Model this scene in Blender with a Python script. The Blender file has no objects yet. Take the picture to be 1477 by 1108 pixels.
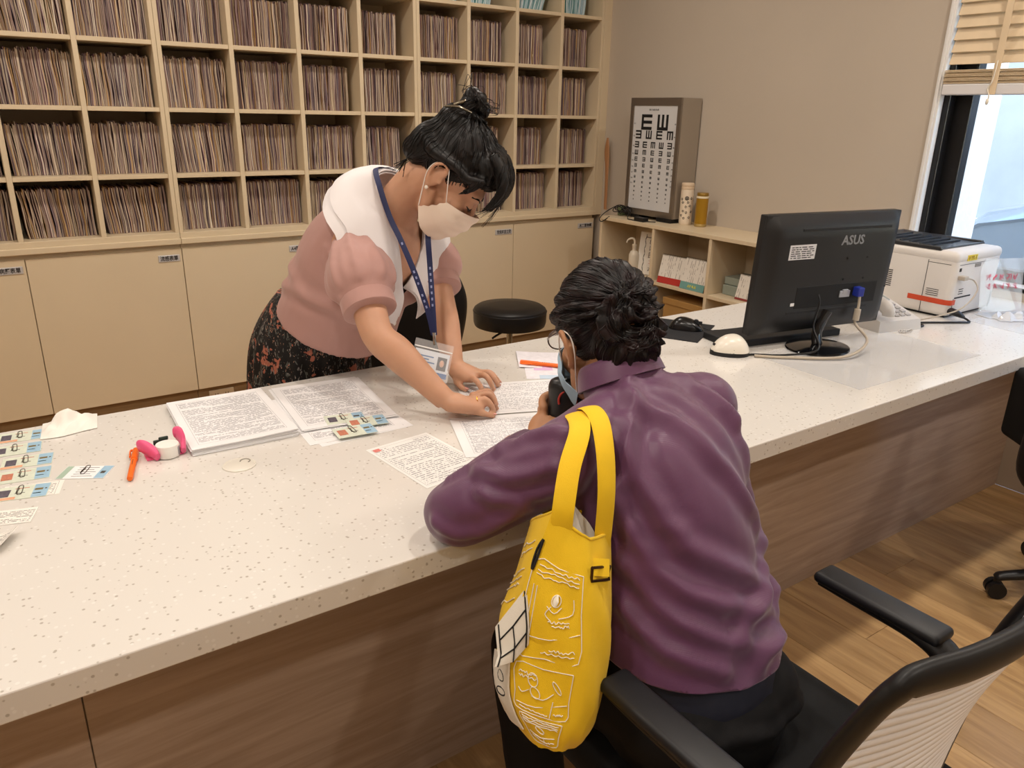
import bpy, bmesh, math, random
import numpy as np
from mathutils import Vector, Matrix, Euler, noise as mnoise

random.seed(7)
rng = random.Random(11)
scene = bpy.context.scene
col = scene.collection
PI = math.pi

# ---------------------------------------------------------------- camera
CAM = Vector((-0.7588, -3.7473, 1.3982))
YAW, PITCH, ROLL, FPX = 0.6094, -0.3388, 0.0209, 1108.3
def cam_axes():
    f = Vector((math.sin(YAW) * math.cos(PITCH), math.cos(YAW) * math.cos(PITCH), math.sin(PITCH)))
    r = Vector((math.cos(YAW), -math.sin(YAW), 0)); u = r.cross(f)
    return math.cos(ROLL) * r + math.sin(ROLL) * u, -math.sin(ROLL) * r + math.cos(ROLL) * u, f
_r, _u, _f = cam_axes()
cd = bpy.data.cameras.new('camera')
cd.sensor_width = 36.0; cd.sensor_fit = 'HORIZONTAL'; cd.lens = FPX / 1477 * 36.0
cd.clip_start = 0.02; cd.clip_end = 200
cam = bpy.data.objects.new('camera', cd); col.objects.link(cam)
cam.matrix_world = Matrix(((_r.x, _u.x, -_f.x, CAM.x), (_r.y, _u.y, -_f.y, CAM.y), (_r.z, _u.z, -_f.z, CAM.z), (0, 0, 0, 1)))
scene.camera = cam

# ---------------------------------------------------------------- world, exposure
scene.view_settings.view_transform = 'Standard'
scene.view_settings.look = 'None'
scene.view_settings.exposure = 0.0
scene.view_settings.gamma = 1.0
scene.view_settings.use_curve_mapping = False
wd = bpy.data.worlds.new('world'); scene.world = wd; wd.use_nodes = True
_nt = wd.node_tree
_bg = _nt.nodes['Background']
_sky = _nt.nodes.new('ShaderNodeTexSky'); _sky.sky_type = 'NISHITA'; _sky.sun_disc = False
_sky.sun_elevation = math.radians(48); _sky.sun_rotation = math.radians(200); _sky.air_density = 1.2; _sky.dust_density = .6
_nt.links.new(_sky.outputs[0], _bg.inputs[0]); _bg.inputs[1].default_value = 1.2

LAMP_POWER = 13.2      # every ceiling downlight alike
LAMP_COLOR = (1.0, 0.91, 0.81)

# ---------------------------------------------------------------- helpers
def srgb(r, g=None, b=None):
    if isinstance(r, str):
        h = r.lstrip('#'); r, g, b = (int(h[i:i+2], 16) for i in (0, 2, 4))
    def f(c):
        c /= 255.0
        return c / 12.92 if c <= 0.04045 else ((c + 0.055) / 1.055) ** 2.4
    return (f(r), f(g), f(b), 1.0)

MATS = {}
def mat(name, color, rough=0.5, metal=0.0, spec=0.5, var=0.0, vscale=20.0, bump=0.0, bscale=200.0, coat=0.0, sheen=0.0, trans=0.0, alpha=1.0, emit=0.0, ior=1.45, sss=0.0, stretch=None):
    """Principled material; var = brightness mottling from noise, bump = fine relief."""
    if name in MATS: return MATS[name]
    m = bpy.data.materials.new(name); m.use_nodes = True
    nt = m.node_tree; b = nt.nodes['Principled BSDF']
    c = srgb(color) if isinstance(color, str) else color
    b.inputs['Base Color'].default_value = c
    b.inputs['Roughness'].default_value = rough; b.inputs['Metallic'].default_value = metal
    b.inputs['Specular IOR Level'].default_value = spec; b.inputs['IOR'].default_value = ior
    b.inputs['Coat Weight'].default_value = coat; b.inputs['Sheen Weight'].default_value = sheen
    b.inputs['Transmission Weight'].default_value = trans; b.inputs['Alpha'].default_value = alpha
    if sss:
        b.inputs['Subsurface Weight'].default_value = sss
        b.inputs['Subsurface Radius'].default_value = (0.01, 0.004, 0.002)
    if emit:
        b.inputs['Emission Color'].default_value = c; b.inputs['Emission Strength'].default_value = emit
    if var or bump:
        tc = nt.nodes.new('ShaderNodeTexCoord'); mp = nt.nodes.new('ShaderNodeMapping')
        nt.links.new(tc.outputs['Object'], mp.inputs[0])
        if stretch: mp.inputs['Scale'].default_value = stretch
    if var:
        n = nt.nodes.new('ShaderNodeTexNoise'); n.inputs['Scale'].default_value = vscale; n.inputs['Detail'].default_value = 4
        nt.links.new(mp.outputs[0], n.inputs['Vector'])
        mr = nt.nodes.new('ShaderNodeMapRange'); mr.inputs[1].default_value = .25; mr.inputs[2].default_value = .75
        mr.inputs[3].default_value = 1 - var; mr.inputs[4].default_value = 1 + var
        nt.links.new(n.outputs['Fac'], mr.inputs[0])
        mx = nt.nodes.new('ShaderNodeMix'); mx.data_type = 'RGBA'; mx.blend_type = 'MULTIPLY'; mx.inputs[0].default_value = 1
        mx.inputs[6].default_value = c
        nt.links.new(mr.outputs[0], mx.inputs[7]); nt.links.new(mx.outputs[2], b.inputs['Base Color'])
    if bump:
        n2 = nt.nodes.new('ShaderNodeTexNoise'); n2.inputs['Scale'].default_value = bscale; n2.inputs['Detail'].default_value = 3
        nt.links.new(mp.outputs[0], n2.inputs['Vector'])
        bp = nt.nodes.new('ShaderNodeBump'); bp.inputs['Strength'].default_value = bump; bp.inputs['Distance'].default_value = 0.002
        nt.links.new(n2.outputs['Fac'], bp.inputs['Height']); nt.links.new(bp.outputs[0], b.inputs['Normal'])
    MATS[name] = m
    return m

def vcol_mat(name, rough=0.8, spec=0.3):
    """Colour from the mesh's 'Col' attribute (each piece its own paint or paper)."""
    if name in MATS: return MATS[name]
    m = bpy.data.materials.new(name); m.use_nodes = True
    nt = m.node_tree; b = nt.nodes['Principled BSDF']
    a = nt.nodes.new('ShaderNodeAttribute'); a.attribute_name = 'Col'
    nt.links.new(a.outputs['Color'], b.inputs['Base Color'])
    b.inputs['Roughness'].default_value = rough; b.inputs['Specular IOR Level'].default_value = spec
    MATS[name] = m
    return m

class MB:
    """Mesh collector."""
    def __init__(s): s.v = []; s.f = []; s.mi = []; s.fc = []; s.cur = 0; s.col = None
    def add(s, vs, fs, M=None):
        o = len(s.v)
        for p in vs:
            p = Vector(p)
            s.v.append(tuple(M @ p) if M is not None else tuple(p))
        for f in fs:
            s.f.append(tuple(o + i for i in f)); s.mi.append(s.cur); s.fc.append(s.col)
        return s
    def box(s, x0, x1, y0, y1, z0, z1, M=None):
        vs = [(x0,y0,z0),(x1,y0,z0),(x1,y1,z0),(x0,y1,z0),(x0,y0,z1),(x1,y0,z1),(x1,y1,z1),(x0,y1,z1)]
        return s.add(vs, [(0,3,2,1),(4,5,6,7),(0,1,5,4),(1,2,6,5),(2,3,7,6),(3,0,4,7)], M)
    def cbox(s, c, d, M=None):
        return s.box(c[0]-d[0]/2, c[0]+d[0]/2, c[1]-d[1]/2, c[1]+d[1]/2, c[2]-d[2]/2, c[2]+d[2]/2, M)
    def rbox(s, x0, x1, y0, y1, z0, z1, r=0.004, M=None, seg=2):
        """box with rounded edges"""
        bm = bmesh.new(); bmesh.ops.create_cube(bm, size=1)
        for v in bm.verts:
            v.co = Vector(((x0+x1)/2 + v.co.x*(x1-x0), (y0+y1)/2 + v.co.y*(y1-y0), (z0+z1)/2 + v.co.z*(z1-z0)))
        bmesh.ops.bevel(bm, geom=list(bm.edges), offset=r, segments=seg, affect='EDGES', profile=.5)
        return s.bm(bm, M)
    def bm(s, bm, M=None):
        bm.verts.index_update()
        s.add([v.co for v in bm.verts], [[v.index for v in f.verts] for f in bm.faces], M); bm.free(); return s
    def lathe(s, prof, n=32, M=None, caps=True):
        vs = []; fs = []
        for (r, z) in prof:
            for i in range(n):
                a = 2*PI*i/n; vs.append((r*math.cos(a), r*math.sin(a), z))
        for j in range(len(prof)-1):
            for i in range(n):
                k = (i+1) % n; fs.append((j*n+i, j*n+k, (j+1)*n+k, (j+1)*n+i))
        if caps:
            fs.append(tuple(reversed(range(n)))); fs.append(tuple((len(prof)-1)*n+i for i in range(n)))
        return s.add(vs, fs, M)
    def cyl(s, a, b, r, n=16, r2=None):
        return s.tube([a, b], [r, r if r2 is None else r2], n, smooth=False)
    def tube(s, pts, rad, n=10, smooth=True, sub=6, up=None, caps=True, closed=False, twist=0.0):
        """tube along pts; rad a number, or one number / (ra, rb) pair per point; ra lies along 'side' = tangent x up"""
        pts = [Vector(p) for p in pts]
        if not isinstance(rad, (list, tuple)): rad = [rad]*len(pts)
        rad = [(x, x) if not isinstance(x, (list, tuple)) else x for x in rad]
        ups = None
        if up is not None and isinstance(up, list): ups = [Vector(x) for x in up]
        if smooth and len(pts) > 2:
            P = []; Rd = []; U = []
            n0 = len(pts)
            for i in range(n0-1):
                p0 = pts[max(i-1, 0)]; p1 = pts[i]; p2 = pts[i+1]; p3 = pts[min(i+2, n0-1)]
                r0 = rad[max(i-1, 0)]; r1 = rad[i]; r2 = rad[i+1]; r3 = rad[min(i+2, n0-1)]
                for j in range(sub):
                    t = j/sub
                    P.append(cr(p0, p1, p2, p3, t))
                    Rd.append(tuple(max(1e-4, crs(r0[k], r1[k], r2[k], r3[k], t)) for k in (0, 1)))
                    if ups: U.append(ups[i].lerp(ups[i+1], t))
            P.append(pts[-1]); Rd.append(rad[-1])
            if ups: U.append(ups[-1])
            pts, rad = P, Rd
            if ups: ups = U
        m = len(pts); vs = []; fs = []
        pu = None
        for i in range(m):
            t = (pts[min(i+1, m-1)] - pts[max(i-1, 0)]).normalized()
            if ups: u = ups[i]
            elif up is not None: u = Vector(up)
            elif pu is None: u = Vector((0, 0, 1)) if abs(t.z) < .9 else Vector((0, 1, 0))
            else: u = pu
            u = (u - t*u.dot(t))
            if u.length < 1e-6: u = t.orthogonal()
            u.normalize(); pu = u
            sd = t.cross(u)
            for k in range(n):
                a = 2*PI*k/n + twist
                vs.append(pts[i] + sd*(rad[i][0]*math.cos(a)) + u*(rad[i][1]*math.sin(a)))
        for j in range(m-1):
            for i in range(n):
                k = (i+1) % n; fs.append((j*n+i, j*n+k, (j+1)*n+k, (j+1)*n+i))
        if caps:
            fs.append(tuple(reversed(range(n)))); fs.append(tuple((m-1)*n+i for i in range(n)))
        return s.add(vs, fs)
    def ell(s, c, r, R=None, n=20, m=14):
        vs = []; fs = []
        for j in range(1, m):
            th = PI*j/m
            for i in range(n):
                a = 2*PI*i/n; vs.append(Vector((r[0]*math.sin(th)*math.cos(a), r[1]*math.sin(th)*math.sin(a), r[2]*math.cos(th))))
        vs.append(Vector((0, 0, r[2]))); vs.append(Vector((0, 0, -r[2])))
        T, B = len(vs)-2, len(vs)-1
        for j in range(m-2):
            for i in range(n):
                k = (i+1) % n; fs.append((j*n+i, (j+1)*n+i, (j+1)*n+k, j*n+k))
        for i in range(n):
            k = (i+1) % n; fs.append((T, i, k)); fs.append((B, (m-2)*n+k, (m-2)*n+i))
        c = Vector(c)
        return s.add([c + (R @ p if R is not None else p) for p in vs], fs)
    def prism(s, poly, z0, z1, M=None):
        n = len(poly)
        vs = [(x, y, z0) for x, y in poly] + [(x, y, z1) for x, y in poly]
        fs = [tuple(reversed(range(n))), tuple(range(n, 2*n))] + [(i, (i+1) % n, n+(i+1) % n, n+i) for i in range(n)]
        return s.add(vs, fs, M)
    def sheet(s, g, th=0.0):
        """grid of points g[i][j]; th > 0 gives it thickness along the normal"""
        ni, nj = len(g), len(g[0])
        P = [[Vector(p) for p in row] for row in g]
        fs = [(i*nj+j, (i+1)*nj+j, (i+1)*nj+j+1, i*nj+j+1) for i in range(ni-1) for j in range(nj-1)]
        if not th: return s.add([p for r in P for p in r], fs)
        N = [[None]*nj for _ in range(ni)]
        for i in range(ni):
            for j in range(nj):
                a = P[min(i+1, ni-1)][j] - P[max(i-1, 0)][j]; b = P[i][min(j+1, nj-1)] - P[i][max(j-1, 0)]
                nn = a.cross(b); N[i][j] = nn.normalized() if nn.length > 1e-12 else Vector((0, 0, 1))
        k = ni*nj
        vs = [P[i][j] + N[i][j]*(th/2) for i in range(ni) for j in range(nj)] + [P[i][j] - N[i][j]*(th/2) for i in range(ni) for j in range(nj)]
        ff = list(fs) + [tuple(k+q for q in reversed(f)) for f in fs]
        rim = [(i, 0) for i in range(ni)] + [(ni-1, j) for j in range(1, nj)] + [(i, nj-1) for i in range(ni-2, -1, -1)] + [(0, j) for j in range(nj-2, 0, -1)]
        for a in range(len(rim)):
            p = rim[a]; q = rim[(a+1) % len(rim)]
            ia, ib = p[0]*nj+p[1], q[0]*nj+q[1]
            ff.append((ib, ia, k+ia, k+ib))
        return s.add(vs, ff)

def cr(p0, p1, p2, p3, t):
    return 0.5*((2*p1) + (p2-p0)*t + (2*p0-5*p1+4*p2-p3)*t*t + (3*p1-p0-3*p2+p3)*t**3)
crs = cr

def bmesh_mesh(name, mb, mats, smooth=None):
    me = bpy.data.meshes.new(name)
    me.from_pydata(mb.v, [], mb.f)
    if not isinstance(mats, (list, tuple)): mats = [mats]
    for m in mats: me.materials.append(m)
    me.polygons.foreach_set('material_index', mb.mi)
    if any(c is not None for c in mb.fc):
        at = me.color_attributes.new('Col', 'FLOAT_COLOR', 'CORNER')
        arr = []
        for p in me.polygons:
            c = mb.fc[p.index] or (1, 1, 1, 1)
            arr.extend(list(c)*p.loop_total)
        at.data.foreach_set('color', arr)
    me.update(); me.validate()
    if smooth: smooth_mesh(me, smooth)
    return me

def smooth_mesh(me, ang=40):
    me.polygons.foreach_set('use_smooth', [True]*len(me.polygons))
    if ang < 179:
        me.set_sharp_from_angle(angle=math.radians(ang))

WM = {}
def mw(o):
    return WM.get(o.name, Matrix.Identity(4))

def link(o, parent=None, basis=None):
    col.objects.link(o)
    if basis is not None: o.matrix_basis = basis
    if parent is not None: o.parent = parent
    WM[o.name] = (mw(parent) if parent is not None else Matrix.Identity(4)) @ (basis if basis is not None else Matrix.Identity(4))
    return o

def props(o, label=None, cat=None, group=None, kind=None):
    if label: o['label'] = label
    if cat: o['category'] = cat
    if group: o['group'] = group
    if kind: o['kind'] = kind
    return o

def thing(name, label, cat, loc=(0, 0, 0), rotz=0.0, group=None):
    o = bpy.data.objects.new(name, None); o.empty_display_size = .05
    link(o, None, Matrix.Translation(Vector(loc)) @ Matrix.Rotation(rotz, 4, 'Z'))
    return props(o, label, cat, group)

def obj(name, mb, mats, parent=None, smooth=None, world=False, label=None, basis=None):
    """one mesh object; world=True: the collector holds world coordinates"""
    if world and parent is not None:
        inv = mw(parent).inverted()
        mb.v = [tuple(inv @ Vector(p)) for p in mb.v]
    me = bmesh_mesh(name, mb, mats, smooth)
    o = bpy.data.objects.new(name, me)
    link(o, parent, basis)
    if label: o['label'] = label
    return o

def solo(name, mb, mats, label, cat, smooth=None, group=None, kind=None):
    """a thing that is one mesh, given in world coordinates; its origin goes to the middle of its base"""
    vs = np.array(mb.v); lo, hi = vs.min(0), vs.max(0)
    c = Vector(((lo[0]+hi[0])/2, (lo[1]+hi[1])/2, lo[2]))
    mb.v = [tuple(Vector(p)-c) for p in mb.v]
    o = bpy.data.objects.new(name, bmesh_mesh(name, mb, mats, smooth))
    link(o, None, Matrix.Translation(c))
    return props(o, label, cat, group, kind)

def struct(name, mb, mats, parent=None, smooth=None):
    o = bpy.data.objects.new(name, bmesh_mesh(name, mb, mats, smooth)); link(o, parent)
    if parent is None: o['kind'] = 'structure'
    return o

def frame(origin, xdir, zdir=(0, 0, 1)):
    """matrix whose x axis is xdir and z axis close to zdir"""
    x = Vector(xdir).normalized(); z = Vector(zdir); z = (z - x*z.dot(x)).normalized(); y = z.cross(x)
    o = Vector(origin)
    return Matrix(((x.x, y.x, z.x, o.x), (x.y, y.y, z.y, o.y), (x.z, y.z, z.z, o.z), (0, 0, 0, 1)))

def text_mesh(txt, size, depth=0.0006, align='CENTER', bold=0.0, shear=0.0):
    cu = bpy.data.curves.new('lettering', 'FONT'); cu.body = txt; cu.size = size; cu.extrude = depth/2
    cu.align_x = align; cu.align_y = 'CENTER'; cu.offset = bold; cu.shear = shear; cu.resolution_u = 2
    o = bpy.data.objects.new('lettering', cu); col.objects.link(o)
    dg = bpy.context.evaluated_depsgraph_get()
    me = bpy.data.meshes.new_from_object(o.evaluated_get(dg))
    bpy.data.objects.remove(o); bpy.data.curves.remove(cu)
    return me

def text_obj(name, txt, size, m, parent, M, depth=0.0006, bold=0.0, width=None, shear=0.0):
    """raised or printed lettering as a part; M puts the text's x/y plane into the parent's frame"""
    me = text_mesh(txt, size, depth, bold=bold, shear=shear)
    if width:
        xs = [v.co.x for v in me.vertices]
        if xs:
            s = width/max(1e-6, max(xs)-min(xs)); me.transform(Matrix.Diagonal((s, 1, 1, 1)))
    me.transform(M)
    me.materials.clear(); me.materials.append(m)
    o = bpy.data.objects.new(name, me); link(o, parent)
    return o

def remesh(mb, voxel, smooth_it=6, fac=0.5, decimate=None):
    """closed shapes that overlap -> one continuous skin"""
    me = bpy.data.meshes.new('tmp'); me.from_pydata(mb.v, [], mb.f); me.update()
    o = bpy.data.objects.new('tmp', me); col.objects.link(o)
    m = o.modifiers.new('r', 'REMESH'); m.mode = 'VOXEL'; m.voxel_size = voxel; m.adaptivity = 0
    if smooth_it:
        s = o.modifiers.new('s', 'SMOOTH'); s.factor = fac; s.iterations = smooth_it
    if decimate:
        d = o.modifiers.new('d', 'DECIMATE'); d.ratio = decimate
    dg = bpy.context.evaluated_depsgraph_get()
    out = bpy.data.meshes.new_from_object(o.evaluated_get(dg))
    bpy.data.objects.remove(o); bpy.data.meshes.remove(me)
    return out

def mesh_obj(name, me, m, parent=None, world=False, smooth=True, label=None):
    if world and parent is not None: me.transform(mw(parent).inverted())
    me.materials.clear()
    for x in (m if isinstance(m, (list, tuple)) else [m]): me.materials.append(x)
    if smooth: me.polygons.foreach_set('use_smooth', [True]*len(me.polygons))
    o = bpy.data.objects.new(name, me); link(o, parent)
    if label: o['label'] = label
    return o

def copy_tree(o, parent=None, basis=None):
    c = o.copy(); link(c, parent, basis if basis is not None else o.matrix_basis.copy())
    for ch in list(o.children):
        if ch.name != c.name: copy_tree(ch, c)
    return c

def strokes(name, n, w, h, m, parent, M, seed, r=.0009):
    """handwriting too small to read: n characters of a few pen strokes on the x/y plane of M (world)"""
    rg_ = random.Random(seed); b_ = MB()
    for i in range(n):
        x = -w/2+w*(i+.5)/n; cw = w/n*.38
        for k in range(4):
            if k % 2: P = [(x-cw, h*rg_.uniform(-.45, .45)), (x+cw*rg_.uniform(.4, 1), h*rg_.uniform(-.45, .45))]
            else: P = [(x+cw*rg_.uniform(-1, 1), h*.48), (x+cw*rg_.uniform(-1, 1), -h*.48)]
            b_.tube([M @ Vector((a, c, 0)) for a, c in P], r, 5, smooth=False)
    o = obj(name, b_, m, parent, world=True); o['kind'] = 'stuff'
    return o
# ================================================================ the room
XR = 2.514      # window wall
YN, YF, ZC = -2.8246, -1.9346, 0.75   # worktop near edge, far edge, height
YP = -2.547     # counter front panel
WCOL = 0.3075   # shelf column pitch
XL, YB, HC = -3.2, -5.6, 2.72
YW = 0.36       # back wall

def wood_mat(name, c1, c2, scale=(1, 1, 1), rough=0.45, dark=.5, per_object=False, spec=.4, coat=0.0):
    m = bpy.data.materials.new(name); m.use_nodes = True
    nt = m.node_tree; b = nt.nodes['Principled BSDF']
    tc = nt.nodes.new('ShaderNodeTexCoord'); mp = nt.nodes.new('ShaderNodeMapping'); mp.inputs['Scale'].default_value = scale
    nt.links.new(tc.outputs['Object'], mp.inputs[0])
    vec = mp.outputs[0]
    if per_object:
        oi = nt.nodes.new('ShaderNodeObjectInfo'); ad = nt.nodes.new('ShaderNodeVectorMath'); ad.operation = 'ADD'
        sc = nt.nodes.new('ShaderNodeMath'); sc.operation = 'MULTIPLY'; sc.inputs[1].default_value = 37.0
        nt.links.new(oi.outputs['Random'], sc.inputs[0])
        cx = nt.nodes.new('ShaderNodeCombineXYZ'); nt.links.new(sc.outputs[0], cx.inputs[0]); nt.links.new(sc.outputs[0], cx.inputs[1])
        nt.links.new(vec, ad.inputs[0]); nt.links.new(cx.outputs[0], ad.inputs[1]); vec = ad.outputs[0]
    n = nt.nodes.new('ShaderNodeTexNoise'); n.inputs['Scale'].default_value = 1.0; n.inputs['Detail'].default_value = 8; n.inputs['Roughness'].default_value = .65; n.inputs['Distortion'].default_value = .6
    nt.links.new(vec, n.inputs['Vector'])
    rp = nt.nodes.new('ShaderNodeValToRGB'); rp.color_ramp.elements[0].position = .32; rp.color_ramp.elements[1].position = .68
    rp.color_ramp.elements[0].color = srgb(c1); rp.color_ramp.elements[1].color = srgb(c2)
    nt.links.new(n.outputs['Fac'], rp.inputs[0])
    outc = rp.outputs[0]
    if per_object:
        mr = nt.nodes.new('ShaderNodeMapRange'); mr.inputs[3].default_value = .86; mr.inputs[4].default_value = 1.1
        nt.links.new(oi.outputs['Random'], mr.inputs[0])
        mx = nt.nodes.new('ShaderNodeMix'); mx.data_type = 'RGBA'; mx.blend_type = 'MULTIPLY'; mx.inputs[0].default_value = 1
        nt.links.new(outc, mx.inputs[6]); nt.links.new(mr.outputs[0], mx.inputs[7]); outc = mx.outputs[2]
    nt.links.new(outc, b.inputs['Base Color'])
    bp = nt.nodes.new('ShaderNodeBump'); bp.inputs['Strength'].default_value = .12; bp.inputs['Distance'].default_value = .001
    nt.links.new(n.outputs['Fac'], bp.inputs['Height']); nt.links.new(bp.outputs[0], b.inputs['Normal'])
    b.inputs['Roughness'].default_value = rough; b.inputs['Specular IOR Level'].default_value = spec; b.inputs['Coat Weight'].default_value = coat
    MATS[name] = m
    return m

M_wall = mat('wall_paint', '#bcb0a1', .85, var=.02, vscale=3, bump=.08, bscale=120)
M_ceil = mat('ceiling_paint', '#e6e0d6', .9)
M_floor = wood_mat('oak_plank', '#a58258', '#d0ac7a', (26, 2.2, 26), .38, per_object=True, spec=.45)
M_gap = mat('plank_joint', '#8a6a45', .9)

# floor: a dark bed with single planks laid towards the counter
struct_floor = struct('floor', MB().box(XL, XR, YB, YW, -.05, -.004), M_gap)
PW, PL = .178, 1.22
_pm = {}
def plank(x0, x1, y0, y1):
    key = (round(x1-x0, 3), round(y1-y0, 3))
    if key not in _pm:
        b = MB().rbox(0, x1-x0-.0012, 0, y1-y0-.0012, -.012, 0, .0011, seg=1)
        _pm[key] = bmesh_mesh('plank', b, M_floor)
    o = bpy.data.objects.new('plank', _pm[key]); link(o, struct_floor, Matrix.Translation((x0, y0, 0)))
x = -1.0; i = 0
while x < XR - .001:
    x1 = min(x+PW, XR); y = -3.75 - ((i*.437) % 1.0)*PL
    while y < -2.3:
        y1 = min(y+PL, -2.3)
        if y1 - y > .02: plank(x, x1, max(y, YB), y1)
        y = y1
    x = x1; i += 1
# the floor behind the counter and behind the camera, planks too far or hidden to pick apart
struct('floor_extension', MB().box(XL, -1.0, YB, -2.3, -.012, 0).box(XL, XR, -2.3, YW, -.012, 0).box(-1.0, XR, YB, -4.97, -.012, -.001), wood_mat('oak_plank_far', '#a58258', '#d0ac7a', (26, 2.2, 26), .4), struct_floor)['kind'] = 'stuff'

struct('ceiling', MB().box(XL, XR, YB, YW, HC, HC+.06), M_ceil)
struct('wall_back', MB().box(XL, XR+.2, YW, YW+.1, 0, HC), M_wall)
struct('wall_left', MB().box(XL-.1, XL, YB, YW, 0, HC), M_wall)
struct('wall_front', MB().box(XL, XR+.2, YB-.1, YB, 0, HC), M_wall)
WY0, WY1, WZ0, WZ1 = -4.3, -2.006, .80, 2.32   # window opening
mb = MB(); WT = .2
mb.box(XR, XR+WT, WY1, YW, 0, HC).box(XR, XR+WT, YB, WY0, 0, HC).box(XR, XR+WT, WY0, WY1, 0, WZ0).box(XR, XR+WT, WY0, WY1, WZ1, HC)
struct('wall_right', mb, M_wall)

# window: white casing, dark aluminium sash, pane
M_trim = mat('white_trim', '#e6e5e2', .35)
M_sash = mat('dark_aluminium', '#1d1d1f', .35, metal=.3)
M_glass = mat('window_glass', (1, 1, 1, 1), 0.0, trans=1.0, ior=1.05)
win = thing('window_1', None, None, (XR, (WY0+WY1)/2, WZ0)); del_keys = [k for k in ('label', 'category') if k in win]; win['kind'] = 'structure'
mb = MB()
for (d, a, b2) in ((.012, 0, .009), (.018, .009, .017), (.010, .017, .026)):
    # stepped casing around the opening on the room side
    mb.box(XR-d, XR+.02, WY1-.012+a, WY1-.012+b2, WZ0-.03, WZ1+.04)
    mb.box(XR-d, XR+.02, WY0+.012-b2, WY0+.012-a, WZ0-.03, WZ1+.04)
    mb.box(XR-d, XR+.02, WY0, WY1, WZ1-.012+a, WZ1-.012+b2)
obj('window_frame', mb, M_trim, win, world=True)
mb = MB()
for (y0, y1, d0, d1) in ((WY1-.100, WY1-.0, .07, .13), (WY1-.035, WY1-.0, .022, .07), (WY0, WY0+.07, .07, .13), (-3.2, -3.13, .07, .13)):
    mb.rbox(XR+d0, XR+d1, y0, y1, WZ0, WZ1, .004)
mb.rbox(XR+.07, XR+.13, WY0, WY1, WZ0, WZ0+.05, .004).rbox(XR+.07, XR+.13, WY0, WY1, WZ1-.06, WZ1, .004)
obj('sash', mb, M_sash, win, world=True)
obj('pane', MB().box(XR+.097, XR+.102, WY0+.05, WY1-.05, WZ0+.03, WZ1-.03), M_glass, win, world=True)
obj('window_sill', MB().rbox(XR-.0, XR+.07, WY0, WY1, WZ0-.02, WZ0+.004, .003), M_trim, win, world=True)

# wooden venetian blind, drawn half-way up
M_slat = mat('blind_slat', '#d9c3a2', .5, var=.06, vscale=8)
bl = thing('venetian_blind', 'cream wooden venetian blind drawn half up over the window', 'blind', (XR, -3.0, 1.5))
zb = 1.545
sl = MB().rbox(-.0015, .0015, 0, WY1-.04-WY0, -.025, .025, .001, seg=1, M=Matrix.Rotation(math.radians(20), 4, 'Y'))
sme = bmesh_mesh('slat', sl, M_slat)
k = 0
z = 1.635
while z < WZ1 - .05:
    o = bpy.data.objects.new('slat', sme); link(o, bl, mw(bl).inverted() @ Matrix.Translation((XR+.0, WY0+.02, z))); z += .044
sm2 = bmesh_mesh('slat', MB().rbox(-.025, .025, 0, WY1-.04-WY0, -.0017, .0017, .001, seg=1), M_slat)
for k in range(10):
    o = bpy.data.objects.new('slat', sm2); link(o, bl, mw(bl).inverted() @ Matrix.Translation((XR-.002+.003*math.sin(k*2.1), WY0+.02, 1.5425+k*.0052)))
obj('bottom_rail', MB().rbox(XR-.027, XR+.025, WY0+.02, WY1-.02, 1.50, 1.54, .004), mat('blind_rail', '#d8d6d6', .4), bl, world=True)
obj('head_rail', MB().rbox(XR-.03, XR+.03, WY0+.02, WY1-.02, WZ1-.05, WZ1-.002, .004), M_slat, bl, world=True)
for yy in (-2.22, -3.1):
    obj('ladder_tape', MB().box(XR-.030, XR-.0285, yy-.012, yy+.012, 1.50, WZ1-.03), M_slat, bl, world=True)
    mb = MB().tube([(XR-.034, yy, 1.62), (XR-.036, yy+.004, 1.55), (XR-.033, yy+.016, 1.52), (XR-.035, yy+.006, 1.495), (XR-.034, yy+.01, 1.47)], .0025, 6)
    mb.ell((XR-.035, yy+.008, 1.475), (.006, .006, .012))
    obj('pull_cord', mb, mat('cord_white', '#e9e2d2', .6), bl, world=True, smooth=60)

# ---------------------------------------------------------------- ceiling lamps
M_lampglow = mat('lamp_diffuser', '#f2f0ea', .5)
M_lampring = mat('lamp_ring', '#f2f0ea', .4)
def downlight(x, y, power, label, light_name, r=.06):
    t = thing('ceiling_downlight', label, 'ceiling light', (x, y, HC-.03), 0, 'recessed ceiling downlights')
    obj('ring', MB().lathe([(r+.004, .028), (r+.02, .03), (r+.02, .022), (r+.004, .012), (r+.002, .03)], 28, caps=False), M_lampring, t, smooth=40)
    obj('diffuser', MB().lathe([(r+.002, .020), (r+.002, .024)], 28), M_lampglow, t)
    ld = bpy.data.lights.new(light_name, 'AREA'); ld.shape = 'DISK'; ld.size = r*2; ld.energy = power; ld.color = LAMP_COLOR
    lo = bpy.data.objects.new(light_name, ld); link(lo, t, Matrix.Translation((0, 0, .010)))
for i_, x in enumerate((-2.0, -.7, .6, 1.9)):
    downlight(x, -2.92, LAMP_POWER, 'round recessed ceiling downlight above the front edge of the counter', 'ceiling_lamp_counter_%d_offscreen' % (i_+1))
for i_, x in enumerate((-1.6, -.2, 1.2)):
    downlight(x, -1.05, LAMP_POWER, 'round recessed ceiling downlight above the aisle behind the counter', 'ceiling_lamp_aisle_%d_offscreen' % (i_+1))
for i_, x in enumerate((-2.0, 0.0, 1.7)):  # unseen waiting-side row, added for general fill
    downlight(x, -4.7, LAMP_POWER, 'unseen ceiling downlight added as fill over the waiting side', 'fill_lamp_waiting_%d_offscreen' % (i_+1))

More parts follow.
